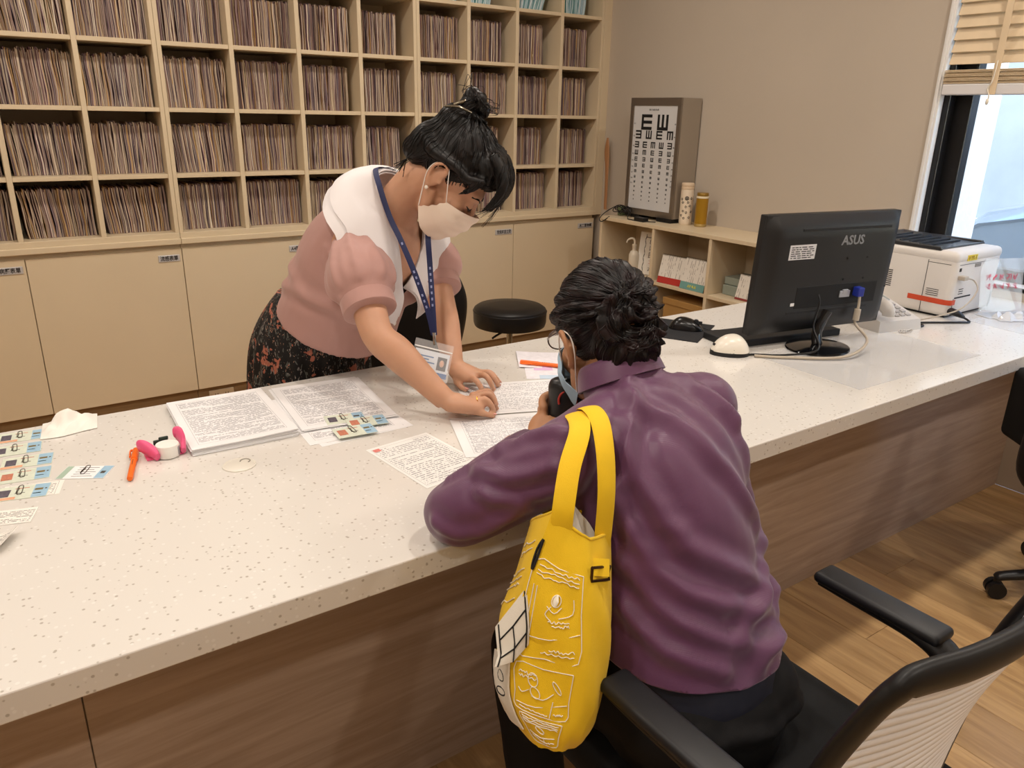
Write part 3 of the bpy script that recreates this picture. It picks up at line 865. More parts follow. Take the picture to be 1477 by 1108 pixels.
id_card(card_at(-.7545, -2.1235, -.16), 'identity card in the middle of the column of cards', 'salmon')
id_card(card_at(-.764, -2.189, -.16), 'identity card with reddish print, second from the receipt in the column', 'red')
id_card(card_at(-.773, -2.2640, -.25), 'identity card on a white slip, next to the receipt', 'salmon')
paper(ZR(-.757, -2.264, ZC-.0001, -.25), .094, .058, M_slip, 'white slip showing under the last identity card of the column', th=.0003)
id_card(card_at(-.6690, -2.2345, -.52), 'identity card lying face down alone beside the orange pen', 'back')
paper(ZR(-.797, -2.352, ZC, -.30), .080, .056, M_slip, 'small printed receipt below the column of identity cards', name='receipt', cat='receipt')
paper(ZR(-.835, -2.432, ZC, -.45), .085, .060, M_slip, 'curled printed receipt at the end of the column of cards', name='receipt', cat='receipt', curl=lambda u, v: .016*max(0, u)**2)
id_card(ZR(-.1600, -2.2480, ZC+.0052, -.20), 'identity card clipped highest up on the fanned pile', 'dark')
id_card(ZR(-.1270, -2.2905, ZC+.0062, -.18), 'identity card between two others on the fanned pile', 'red')
id_card(ZR(-.1710, -2.3280, ZC+.0068, -.10), 'identity card clipped at the lowest edge of the fanned pile', 'red')

# --- crumpled tissue
rg = random.Random(2); g = []
for i in range(15):
    r_ = []
    for j in range(13):
        u, v = i/14, j/12
        zz = .004+.026*math.exp(-((u-.45)/.22)**2-((v-.75)/.20)**2)+.008*abs(math.sin(7*u+3*v))*math.sin(PI*v)+.006*math.sin(11*u-6*v)**2
        r_.append((-.725+.105*u+.012*v, -2.022+.09*v-.006*math.sin(5*u), ZC+max(.0015, zz*min(1, 6*u, 6*(1-u), 6*v, 5*(1-v)+.3))))
    g.append(r_)
solo('crumpled_tissue', MB().sheet(g, .0008), mat('tissue', '#efeae2', .9), 'crumpled white tissue behind the column of identity cards', 'tissue', 70)

# --- orange pens
M_orange = mat('orange_plastic', '#f2701c', .35)
def orange_pen(a, b, label, L=.135, r=.0058):
    a, b = Vector(a), Vector(b); d = (b-a).normalized(); a = (a+b)/2-d*L/2
    t = thing('orange_pen', label, 'pen', (a+d*L/2), 0, 'orange pens')
    obj('barrel', MB().tube([a+d*.045, a+d*(L-.004), a+d*L], [r*.92, r*.92, r*.8], 16, smooth=False), M_orange, t, 50, world=True)
    c = obj('cap', MB().tube([a, a+d*.003, a+d*.05], [r*.85, r*1.08, r*1.08], 16, smooth=False), M_orange, t, 50, world=True)
    s = d.cross(Vector((0, 0, 1)))
    obj('clip', MB().tube([a+d*.002+s*(r*1.0), a+d*.006+s*(r*1.75), a+d*.034+s*(r*1.45)], [(.0018, .0026)]*3, 8, sub=4, up=(0, 0, 1)), M_orange, c, 60, world=True)
    mb = MB()
    for k in range(4): mb.cbox((0, 0, 0), (.003, .0016, .0003), frame(a+d*(.062+.006*k)+Vector((0, 0, r*.93)), d))
    obj('lettering', mb, M_ink, t, world=True)
orange_pen((-.5725, -2.186, ZC+.0065), (-.6075, -2.3225, ZC+.0065), 'orange pen with clip beside the pink tape dispenser')
orange_pen((.4060, -2.119, ZC+.0072), (.492, -2.219, ZC+.0072), 'orange pen lying on the pale flyer')

# --- pink tape dispenser with a white roll
tx, ty = -.530, -2.226
td = thing('tape_dispenser', 'small pink plastic tape dispenser with white roll beside orange pen', 'tape dispenser', (tx, ty, ZC))
M_pink = mat('pink_plastic', '#ec5d8b', .35)
obj('roll', MB().lathe([(.013, .002), (.021, .002), (.0215, .004), (.0215, .024), (.021, .026), (.013, .026)], 36, M=Matrix.Translation((.006, -.012, 0))), mat('tape_roll', '#efece6', .4), td, 40)
obj('roll_label', MB().tube([(.006+.0218*math.cos(a), -.012+.0218*math.sin(a), .013) for a in (-.75, -.5, -.25)], [(.0005, .009)]*3, 8, sub=4, up=(0, 0, 1)), mat('label_grey', '#9b9b9f', .5), td, 60)
mb = MB().tube([(-.040, .012, .022), (-.034, .002, .024), (-.022, -.014, .016), (-.016, -.030, .010)], [(.006, .012), (.008, .014), (.008, .013), (.005, .009)], 12, up=(0, 0, 1))
obj('side_arm', mb, M_pink, td, 60)
mb = MB().tube([(.026, .016, .034), (.033, .010, .034), (.036, -.006, .022), (.032, -.024, .010)], [(.006, .010), (.007, .016), (.006, .017), (.005, .009)], 12, up=(0, 0, 1))
obj('side_arm', mb, M_pink, td, 60)
obj('cutter', MB().rbox(-.014, .012, .014, .020, .016, .026, .002).rbox(-.004, .014, .012, .017, .024, .032, .002), mat('dark_green', '#26352c', .4), td, 40)
obj('base', MB().rbox(-.034, .034, -.018, .016, 0, .004, .0015), M_pink, td, 40)

# ---------------------------------------------------------------- mouse, mouse pad, white card reader
M_blackp = mat('black_plastic', '#141416', .38)
M_blackm = mat('matte_black', '#17181b', .6)
mp = placed('mouse_pad', MB().prism([(-.115, -.095), (.115, -.095), (.115, .095), (-.115, .095)], 0, .0025), mat('pad_cloth', '#1d1e22', .8, bump=.2), ZR(1.045, -2.085, ZC, -1.05+PI/2-.02), 'thin black mouse pad behind the seated woman\'s head', 'mouse pad')
ms = thing('computer_mouse', 'black computer mouse on the black mouse pad', 'mouse', (1.075, -2.095, ZC+.0026), -1.0)
def mouse_shell(mb, L, W, H, flat=.0):
    n, m = 22, 12; g = []
    for i in range(n+1):
        u = -1+2*i/n; wv = W*math.sqrt(max(0, 1-abs(u)**3.2))*(1-.08*u); r_ = []
        for j in range(m+1):
            a = PI*j/m; h = H*(1-abs(u)**2.6)*(1-.25*u)
            r_.append((L*u, -wv*math.cos(a), h*math.sin(a)**.7))
        g.append(r_)
    mb.sheet(g, .002)
mb = MB(); mouse_shell(mb, .056, .031, .036); mb.box(-.045, .045, -.022, .022, 0, .004)
sh = obj('shell', mb, mat('mouse_black', '#101113', .25), ms, 60)
obj('scroll_wheel', MB().cyl((.030, -.004, .026), (.030, .004, .026), .009, 18), mat('wheel_grey', '#2a2b2e', .3), ms, 40)
obj('button_seam', MB().box(.012, .050, -.0006, .0006, .018, .0295), mat('seam', '#2a2b2e', .4), ms)
obj('cable', MB().tube([(.055, 0, .010), (.075, .002, .004), (.10, .02, .003), (.14, .035, .003)], .0016, 8), M_blackp, ms, 60)
wr = thing('card_reader', 'white dome-shaped card reader with black underside beside the monitor', 'card reader', (.985, -2.350, ZC), -.55)
n, m_ = 18, 24
vs = []; g = []
for i in range(n+1):
    u = -1+2*i/n; wv = .040*math.sqrt(max(0, 1-abs(u)**2.6))*(1+.25*u); r_ = []
    for j in range(13):
        a = PI*j/12; h = .046*(1-abs(u)**2.4)**.9*(1+.15*u)
        r_.append((.056*u, -wv*math.cos(a), .012+h*math.sin(a)))
    g.append(r_)
obj('dome', MB().sheet(g, .002), mat('ivory_plastic', '#e9e3d6', .25), wr, 70)
pl = [( .057*math.cos(a)*(1 if abs(math.cos(a)) else 1), .041*math.sin(a)*(1+.2*math.cos(a))) for a in [2*PI*i/32 for i in range(32)]]
obj('underside', MB().prism(pl, 0, .0135), M_blackm, wr, 40)
mb = MB()
for k in (-.008, 0, .008): mb.ell((.008+k, -.0385, .022), (.002, .0016, .002), n=8, m=6)
obj('indicator', mb, mat('led_grey', '#6f6a60', .4), wr, 60)
obj('slot', MB().rbox(-.050, -.040, -.006, .006, .026, .032, .001), M_blackm, wr)

# transparent desk mat and plastic sheet
M_clear = mat('clear_plastic', (.95, .95, .96, 1), .05, trans=.0, alpha=.22, spec=.6)
placed('desk_mat', MB().rbox(-.30, .30, -.17, .17, 0, .0016, .0006, seg=1), mat('clear_mat', (.83, .83, .84, 1), .08, alpha=.35, spec=.6), ZR(1.33, -2.575, ZC+.0001, -.02), 'clear plastic desk mat in front of the monitor', 'desk mat')
# ================================================================ monitor
mx, my, mz = 1.283, -2.405, .805
M_mon = mat('monitor_back', '#1b1b1c', .42, bump=.12, bscale=900)
M_mong = mat('monitor_gloss', '#0c0d10', .12)
mon = thing('computer_monitor', 'black computer monitor seen from behind with white sticker and round stand', 'monitor', (1.265, -2.45, ZC))
MM = frame((mx, my, mz), (.506, -.09, 0)) @ Matrix.Rotation(math.radians(3.2), 4, 'X')   # local: x along the screen, -y is the back, z up
W2, HM = .258, .345
mb = MB()
# shell: thin at the rim, bulged in the middle
g = []
for i in range(25):
    r_ = []
    for j in range(17):
        u, v = -1+i/12, j/16
        e = min(1, (1-abs(u))*9)*min(1, v*9, (1-v)*9)
        y = -.012-.024*e**.6
        r_.append(tuple(MM @ Vector((W2*u, y, HM*v))))
    g.append(r_)
mb.sheet(g, .003)
mb.rbox(-W2, W2, -.016, .012, 0, HM, .003, MM)
shell = obj('housing', mb, M_mon, mon, 35, world=True)
obj('screen', MB().box(-W2+.012, W2-.012, .0118, .0130, .02, HM-.012, MM), M_mong, mon, world=True)
obj('vent_slot', MB().rbox(-.14, .205, -.0385, -.034, HM-.045, HM-.037, .0015, MM), M_ink, shell, world=True)
obj('connector_bay', MB().rbox(-.125, .195, -.0387, -.034, .075, .140, .002, MM), mat('bay_black', '#08090b', .7), shell, world=True)
obj('lower_groove', MB().rbox(-.15, .17, -.0385, -.034, .060, .068, .0015, MM), M_ink, shell, world=True)
Tm = MM @ Matrix.Translation((.058, -.0382, .268)) @ Matrix.Rotation(PI/2, 4, 'X')
text_obj('lettering', 'ASUS', .038, mat('logo_grey', '#8b8e92', .35, metal=.2), shell, mw(shell).inverted() @ Tm, .0012, bold=.0008, width=.088)['label'] = 'raised grey maker lettering'
st = obj('sticker', MB().box(-.178, -.082, -.0388, -.0380, .222, .264, MM), mat('sticker_white', '#d9d9dc', .5), shell, world=True)
mb = MB()
rg = random.Random(4)
for k in range(6):
    x0 = -.172
    while x0 < -.095:
        l = rg.uniform(.006, .02); mb.box(x0, min(x0+l, -.088), -.0391, -.0387, .256-.006*k, .2585-.006*k, MM); x0 += l+rg.uniform(.002, .006)
obj('sticker_print', mb, M_ink, st, world=True)
mb = MB()
for (x_, z_) in ((.05, .215), (.13, .215), (.05, .152), (.13, .152), (.228, .12)):
    mb.lathe([(.003, 0), (.003, .002)], 10, MM @ Matrix.Translation((x_, -.0382, z_)) @ Matrix.Rotation(PI/2, 4, 'X'))
obj('screw_hole', mb, M_ink, shell, world=True)['kind'] = 'stuff'
obj('small_label', MB().box(-.14, -.126, -.0392, -.0382, .085, .094, MM), M_paper, shell, world=True)
obj('ports', MB().rbox(.045, .085, -.042, -.038, .098, .118, .001, MM).rbox(.055, .075, -.0435, -.038, .108, .122, .001, MM), mat('port_steel', '#b9bcc4', .3, metal=.6), shell, world=True)
obj('video_plug', MB().rbox(.098, .122, -.062, -.038, .100, .128, .003, MM), mat('plug_blue', '#1f2f8f', .4), shell, world=True)
bz = MM @ Vector((.0, -.03, .05))
nk = MB().tube([(1.262, -2.448, ZC+.012), (1.270, -2.436, ZC+.05), bz+Vector((.012, -.008, .01))], [(.020, .012), (.019, .012), (.022, .014)], 16, up=(.1, 1, 0))
obj('neck', nk, M_mong, mon, 50, world=True)
obj('base', MB().lathe([(.098, 0), (.102, .003), (.100, .007), (.06, .012), (.02, .014), (.0005, .0145)], 48, Matrix.Translation((1.262, -2.450, ZC)) @ Matrix.Diagonal((1.0, .86, 1, 1))), M_mong, mon, 40, world=True)
cab = obj('video_cable', MB().tube([MM @ Vector((.110, -.058, .100)), MM @ Vector((.112, -.060, .07)), MM @ Vector((.110, -.062, .02)), (1.345, -2.555, ZC+.035), (1.22, -2.565, ZC+.010), (1.08, -2.470, ZC+.006), (1.020, -2.412, ZC+.005)], .0042, 10), mat('cable_beige', '#b9ad9c', .5), mon, 60, world=True)
obj('ferrite', MB().tube([MM @ Vector((.112, -.060, .062)), MM @ Vector((.111, -.061, .028))], .0095, 14, smooth=False), MATS['cable_beige'], cab, 40, world=True)
pc = MB().tube([MM @ Vector((-.045, -.045, .115)), MM @ Vector((-.045, -.056, .09)), MM @ Vector((-.047, -.052, .02)), (1.19, -2.500, ZC+.02), (1.10, -2.455, ZC+.006), (1.035, -2.405, ZC+.005), (1.018, -2.395, ZC+.004)], .003, 8)
obj('power_cable', pc, M_blackp, mon, 60, world=True)

# thin black box lying under the screen, keyboard edge
solo('keyboard', MB().rbox(-.22, .22, -.06, .07, 0, .022, .004, frame((1.25, -2.30, ZC), (.5, -.09, 0))), M_blackm, 'black keyboard lying behind the monitor, its edge showing below the screen', 'keyboard')

# ================================================================ desk phone
M_phone = mat('phone_grey', '#c8c4c0', .45)
ph = thing('desk_phone', 'light grey desk telephone between the monitor and the printer', 'telephone', (1.70, -2.375, ZC), -.25)
mb = MB().add([(-.09, -.10, 0), (.09, -.10, 0), (.09, .10, 0), (-.09, .10, 0), (-.085, -.095, .035), (.085, -.095, .035), (.085, .095, .085), (-.085, .095, .085)], [(0, 3, 2, 1), (4, 5, 6, 7), (0, 1, 5, 4), (1, 2, 6, 5), (2, 3, 7, 6), (3, 0, 4, 7)])
body = obj('body', mb, M_phone, ph)
sl_ = Matrix.Translation((0, 0, .060)) @ Matrix.Rotation(math.atan2(.05, .19), 4, 'X')
obj('display', MB().rbox(-.02, .075, .035, .085, .0, .004, .001, sl_), mat('phone_display', '#8f938f', .25), body)
for r in range(4):
    for c in range(3):
        obj('key', MB().rbox(.0+c*.024, .018+c*.024, -.075+r*.024, -.059+r*.024, 0, .005, .0012, sl_, 1), mat('phone_key', '#a9a5a2', .5), body)
hs = obj('handset', MB().tube([(-.058, -.095, .055), (-.060, -.085, .080), (-.060, 0, .102), (-.058, .08, .118), (-.056, .090, .095)], [(.022, .014), (.024, .017), (.017, .012), (.024, .016), (.022, .013)], 14, up=(1, 0, 0)), M_phone, ph, 60)
obj('coil_cord', MB().tube([(-.02+.05*t+.006*math.cos(t*50), -.115-.01*math.sin(3*t), .006+.005*math.sin(t*50)) for t in [i/60 for i in range(61)]], .0014, 6, sub=2), M_phone, ph, 60)

# ================================================================ laser printer
PX0, PX1, PY0, PY1, PZ = 1.97, 2.285, -2.47, -2.10, .985
M_pr = mat('printer_white', '#d9d4cf', .4)
M_pr2 = mat('printer_dark_tray', '#2b2c2f', .35)
pr = thing('laser_printer', 'white laser printer with dark top tray and red tape, by the window', 'printer', ((PX0+PX1)/2, (PY0+PY1)/2, ZC))
bd = obj('body', MB().rbox(PX0, PX1, PY0, PY1, ZC+.006, PZ-.02, .022, seg=4), M_pr, pr, 35, world=True)
obj('foot', MB().box(PX0+.02, PX1-.02, PY0+.02, PY1-.02, ZC, ZC+.008), M_blackm, pr, world=True)
mb = MB().rbox(PX0-.001, PX1+.001, PY0-.001, PY1+.001, PZ-.046, PZ-.003, .018, seg=4)
obj('top_cover', mb, M_pr, pr, 35, world=True)
mb = MB().add([(PX0+.02, PY0+.075, PZ+.001), (PX1-.02, PY0+.075, PZ+.001), (PX1-.02, PY1, PZ+.012), (PX0+.02, PY1, PZ+.012), (PX0+.05, PY0+.10, PZ-.0025), (PX1-.05, PY0+.10, PZ-.0025), (PX1-.05, PY1-.02, PZ+.005), (PX0+.05, PY1-.02, PZ+.005)],
      [(0, 1, 5, 4), (1, 2, 6, 5), (2, 3, 7, 6), (3, 0, 4, 7), (4, 5, 6, 7)])
tr = obj('output_tray', mb, M_pr2, pr, world=True)
obj('tray_rim', MB().rbox(PX0+.005, PX1-.005, PY0+.066, PY0+.080, PZ-.006, PZ+.003, .002).rbox(PX0+.004, PX0+.022, PY0+.07, PY1, PZ-.006, PZ+.008, .003).rbox(PX1-.022, PX1-.004, PY0+.07, PY1, PZ-.006, PZ+.008, .003), M_pr2, pr, world=True)
for k in range(6):
    yy = PY0+.135+.036*k; z0 = PZ-.0025+(yy-PY0-.10)/(PY1-PY0-.12)*.0075
    obj('tray_rib', MB().rbox(PX0+.05, PX1-.05, yy-.0025, yy+.0025, z0-.002, z0+.006, .0008, seg=1), M_ink, tr, world=True)
def line(n, x0, x1, y0, y1, z0, z1, m=None): obj(n, MB().box(x0, x1, y0, y1, z0, z1), m or mat('seam_shade', '#3a3836', .7), bd, world=True)  # seams, gaps and slots: raised dark strips, shade of the openings put in as colour
line('seam', PX0-.0008, PX0+.001, PY0+.098, PY0+.1, ZC+.01, PZ-.04); line('seam', PX0-.0008, PX0+.001, PY0+.02, PY0+.1, PZ-.048, PZ-.0465)
line('seam', PX0+.02, PX1-.02, PY0-.0008, PY0+.001, PZ-.048, PZ-.0465); line('tray_gap', PX0+.025, PX0+.135, PY0-.001, PY0+.001, ZC+.070, ZC+.075, M_ink)
line('seam', PX0+.02, PX0+.022, PY0-.0008, PY0+.001, ZC+.012, ZC+.07); line('seam', PX1-.03, PX1-.028, PY0-.0008, PY0+.001, ZC+.012, ZC+.07)
line('latch', PX0+.125, PX0+.165, PY0-.0015, PY0+.001, PZ-.062, PZ-.050, mat('latch_grey', '#8a8580', .4)); line('usb_port', PX0+.022, PX0+.034, PY0-.0015, PY0+.001, PZ-.070, PZ-.058, M_ink)
for k in range(9): line('vent_slot', PX0-.001, PX0+.001, PY0+.22, PY0+.262, PZ-.10-.007*k, PZ-.097-.007*k, M_ink)
for k in range(4): line('vent_slot', PX0-.001, PX0+.001, PY0+.045, PY0+.088, ZC+.095-.007*k, ZC+.097-.007*k)
for k in range(3): line('vent_slot', PX0+.045, PX0+.075, PY0-.001, PY0+.001, ZC+.10-.008*k, ZC+.1025-.008*k)
mb = MB().box(PX0-.0012, PX0, PY0+.022, PY0+.15, ZC+.048, ZC+.066).box(PX0+.022, PX0+.035, PY0-.0012, PY0, ZC+.048, ZC+.066)
mb.tube([(PX0+.0215+.0225*math.cos(a), PY0+.0215+.0225*math.sin(a), ZC+.057) for a in [PI+PI/2*i/6 for i in range(7)]], [(.0008, .009)]*7, 8, smooth=False, up=(0, 0, 1))
obj('red_tape', mb, mat('tape_red', '#c94a2a', .4), bd, world=True, label='strip of red tape')
lb = obj('yellow_label', MB().box(PX0+.06, PX0+.125, PY0-.0025, PY0-.0005, PZ-.036, PZ-.016), mat('label_yellow', '#dcc63c', .5), pr, world=True)
strokes('lettering', 4, .054, .014, mat('label_brown', '#8a6a20', .6), lb, Matrix.Translation((PX0+.092, PY0-.0026, PZ-.026)) @ Matrix.Rotation(PI/2, 4, 'X'), 3, .0007)
obj('network_plug', MB().rbox(PX0+.020, PX0+.050, PY0-.024, PY0, PZ-.098, PZ-.083, .003), mat('plug_grey', '#b5ab9d', .5), pr, world=True)
obj('network_cable', MB().tube([(PX0+.045, PY0-.02, PZ-.091), (PX0+.070, PY0-.034, PZ-.10), (PX0+.045, PY0-.06, PZ-.13), (PX0-.03, PY0-.05, ZC+.05), (PX0-.12, PY0+.02, ZC+.012), (PX0-.20, PY0+.05, ZC+.004), (PX0-.24, PY0+.09, ZC+.004)], .0026, 8), MATS['plug_grey'], pr, 60, world=True)
obj('power_plug', MB().tube([(PX0+.012, PY0-.004, ZC+.030), (PX0+.004, PY0-.03, ZC+.028), (PX0+.022, PY0-.046, ZC+.016)], [(.016, .012), (.014, .011), (.006, .006)], 10), M_blackp, pr, 60, world=True)
obj('power_cable', MB().tube([(PX0+.020, PY0-.045, ZC+.016), (PX0+.030, PY0-.060, ZC+.006), (PX0+.005, PY0-.068, ZC+.005), (PX0-.08, PY0-.02, ZC+.005), (PX0-.17, PY0+.03, ZC+.005), (PX0-.22, PY0+.06, ZC+.004), (PX0-.20, PY0-.005, ZC+.003), (PX0-.16, PY0-.005, ZC+.003), (PX0-.18, PY0+.03, ZC+.006)], .0036, 8), M_blackp, pr, 60, world=True)

# ================================================================ clear acrylic things by the window
M_acr = mat('clear_acrylic', (.94, .95, .96, 1), .04, alpha=.20, spec=.8)
M_acre = mat('acrylic_edge', (.92, .94, .95, 1), .08, alpha=.6, spec=.8)
ac = thing('acrylic_sign', 'clear acrylic sign holder with red handwriting beside the printer', 'sign holder', (2.20, -2.545, ZC))
AM = frame((2.215, -2.535, ZC), (.85, -.35, 0)) @ Matrix.Rotation(math.radians(-12), 4, 'X')
obj('panel', MB().rbox(-.09, .09, -.0015, .0015, .012, .20, .001, AM, 1), M_acr, ac, world=True)
obj('foot', MB().rbox(-.09, .09, -.05, .02, .0, .004, .001, frame((2.215, -2.535, ZC), (.85, -.35, 0)), 1), M_acre, ac, world=True)
for i in range(2):
    strokes('lettering', 5, .14, .022, mat('red_marker', '#d23c5a', .6), ac, AM @ Matrix.Translation((0, -.0022, .135-.032*i)) @ Matrix.Rotation(PI/2, 4, 'X'), 5+i, .0008)
sc_ = thing('acrylic_screen', 'tall leaning clear acrylic splash screen at the window', 'screen', (2.38, -2.78, ZC))
SM = frame((2.33, -2.66, ZC), (.55, -.30, 0)) @ Matrix.Rotation(math.radians(-16), 4, 'Y')
obj('panel', MB().rbox(0, .30, -.002, .002, .004, .30, .001, SM, 1), M_acr, sc_, world=True)
mb = MB()
for z_ in range(10): mb.rbox(.10, .17, -.0035, .0035, .10+.008*z_, .103+.008*z_, .0005, SM, 1)
obj('grille', mb, mat('grille_grey', '#8f9193', .5), sc_, world=True)['kind'] = 'stuff'
obj('edge_strip', MB().rbox(0, .012, -.004, .004, .004, .30, .001, SM, 1), M_acre, sc_, world=True)
mat_ = placed('clear_sheet', MB().rbox(-.22, .21, -.13, .12, 0, .0012, .0004, seg=1), mat('clear_film_sheet', (.90, .91, .92, 1), .06, alpha=.30, spec=.7), ZR(2.225, -2.66, ZC+.0001, -.12), 'clear plastic sheet lying on the worktop end under the window', 'plastic sheet')
rg = random.Random(9)
for i, (x_, y_, lab) in enumerate(((2.17, -2.585, 'crumpled clear plastic wrapper beside the acrylic sign'), (2.20, -2.69, 'crumpled clear plastic wrapper in the middle of the clear sheet'), (2.12, -2.755, 'small clear plastic wrapper near the worktop front edge'))):
    g = []
    for a in range(13):
        r_ = []
        for b in range(11):
            u, v = a/12, b/10
            r_.append((x_-.05+.10*u+.01*math.sin(9*v+i), y_-.035+.07*v+.01*math.sin(8*u), ZC+.003+.030*abs(math.sin(7*u+2*i)*math.sin(5*v+i))*min(1, 5*u, 5*(1-u), 5*v, 5*(1-v))))
        g.append(r_)
    solo('plastic_wrapper', MB().sheet(g, .0006), mat('wrapper_film', (.94, .95, .96, 1), .1, alpha=.45, spec=.9), lab, 'wrapper', 30)
# ================================================================ low open shelf along the window wall
CX0, CZ = 2.225, .850
CYS = [-.335, -.760, -1.160, -1.560, -1.930]
cb = thing('cubby_shelf', 'low cream open shelf along the window wall with calendars inside', 'shelf', ((CX0+XR)/2, (CYS[0]+CYS[-1])/2, 0))
obj('top_board', MB().rbox(CX0, XR, CYS[-1], CYS[0]+.012, CZ-.020, CZ, .0015), M_shelf, cb, world=True)
for i, y in enumerate(CYS):
    obj('divider', MB().rbox(CX0+.003, XR-.012, y-.009, y+.009, .06, CZ-.020, .001, seg=1), M_shelf, cb, world=True)
for a, b in zip(CYS[:-1], CYS[1:]):
    for z in (.55, .28, .08):
        obj('shelf_board', MB().rbox(CX0+.006, XR-.012, b+.009, a-.009, z-.018, z, .001, seg=1), M_shelf, cb, world=True)
obj('back_panel', MB().box(XR-.012, XR-.001, CYS[-1]-.009, CYS[0]+.009, .06, CZ-.02), M_shelf_in, cb, world=True)
obj('plinth', MB().box(CX0+.02, XR-.012, CYS[-1]-.009, CYS[0]+.009, 0, .062), M_shelf, cb, world=True)

# ---------------------------------------------------------------- eye test chart
M_steel = mat('chart_steel', '#8d8378', .28, metal=.75)
ec = thing('eye_chart', 'steel-framed light box eye test chart with rows of black E figures', 'eye chart', (2.43, -.575, CZ))
EX, EY0, EY1, EZ0, EZ1 = 2.36, -.385, -.765, CZ+.02, 1.492      # front plane, left and right as you face it
obj('housing', MB().rbox(EX+.004, XR-.008, EY1, EY0, EZ0, EZ1, .003), mat('chart_side', '#a59a8c', .35, metal=.35), ec, world=True)
fw = .026
for (n, y0, y1, z0, z1) in (('top', EY1, EY0, EZ1-.040, EZ1), ('bottom', EY1, EY0, EZ0, EZ0+.034), ('side', EY0-fw, EY0, EZ0+.034, EZ1-.040), ('side', EY1, EY1+fw, EZ0+.034, EZ1-.040)):
    obj('frame_bar', MB().rbox(EX-.006, EX+.006, y0, y1, z0, z1, .002), M_steel, ec, world=True)
pn = obj('chart_panel', MB().box(EX-.001, EX+.003, EY1+fw-.002, EY0-fw+.002, EZ0+.032, EZ1-.038), mat('chart_white', '#cfcfd0', .35), ec, world=True)
obj('stand_foot', MB().rbox(EX-.014, EX+.10, EY1, EY1+.11, CZ, EZ0+.002, .002), M_blackp, ec, world=True)
obj('stand_foot', MB().rbox(EX+.0, EX+.12, EY0-.12, EY0-.05, CZ, EZ0+.002, .002), M_blackp, ec, world=True)
EF = Matrix(((0, 0, -1, EX-.0012), (-1, 0, 0, EY0), (0, 1, 0, EZ1), (0, 0, 0, 1)))      # x to the right along the chart, y up, z out of it
def e_shape():
    mb = MB()
    for (x0, x1, y0, y1) in ((-.5, -.3, -.5, .5), (-.3, .5, .3, .5), (-.3, .5, -.1, .1), (-.3, .5, -.5, -.3)): mb.box(x0, x1, y0, y1, 0, .0008)
    return mb
E_ME = bmesh_mesh('letter', e_shape(), M_ink)
rows = [(.125, .080, [.34, .66], 'EU'), (.190, .044, [.19, .40, .61, .82], 'WUED'), (.243, .033, [.17, .335, .50, .665, .83], 'WEDUW'), (.284, .026, None, 'UDEWU'), (.320, .022, None, 'EWUEW'), (.354, .019, None, 'WEUDE'), (.386, .016, None, 'DUEWD'), (.416, .013, None, 'EWDUE'), (.444, .011, None, 'UEDWU'), (.470, .0095, None, 'WDUED'), (.495, .008, None, 'DEUWE'), (.518, .007, None, 'EUWDE'), (.540, .006, None, 'WEDUW')]
ang = {'E': 0, 'U': PI/2, 'W': PI, 'D': -PI/2}
WCH = EY0-EY1
for (yy, sz, fx, seq) in rows:
    fx = fx or [.17, .335, .50, .665, .83]
    for f, ch in zip(fx, seq):
        o = bpy.data.objects.new('letter', E_ME)
        link(o, pn, mw(pn).inverted() @ EF @ Matrix.Translation((WCH*f, -yy, 0)) @ Matrix.Rotation(ang[ch], 4, 'Z') @ Matrix.Diagonal((sz, sz, 1, 1)))
for k, (yy, sz, fx, seq) in enumerate(rows[:9]):
    for f, val in ((.10, '%.1f' % (.1*(k+1))), (.905, '%d' % (60-6*k))):
        text_obj('row_value', val, .011, M_ink, pn, mw(pn).inverted() @ EF @ Matrix.Translation((WCH*f, -yy-.008, 0)), .0006)
text_obj('heading', '視力檢查表', .011, M_ink, pn, mw(pn).inverted() @ EF @ Matrix.Translation((WCH*.47, -.062, 0)), .0006, width=.075)

# ---------------------------------------------------------------- two tumblers
def tumbler(x, y, h, r, label, mbody, lid, prof=None):
    t = thing('tumbler', label, 'tumbler', (x, y, CZ))
    b = obj('body', MB().lathe([(r*.90, 0), (r*.97, .004), (r, .02), (r, h*.80), (r*.98, h*.84), (r*.9, h*.845)], 36), mbody, t, 50)
    return t, b
M_cream = mat('tumbler_cream', '#e3d3bd', .35)
t, b = tumbler(2.405, -.815, .218, .034, 'cream tumbler with dark doodles and a round emblem on the low shelf', M_cream, None)
obj('lid', MB().lathe([(.030, .182), (.0335, .186), (.0335, .196), (.0318, .198), (.0335, .201), (.0335, .214), (.0315, .218), (.0005, .218)], 36), mat('tumbler_lid', '#d9c2a6', .35), t, 40)
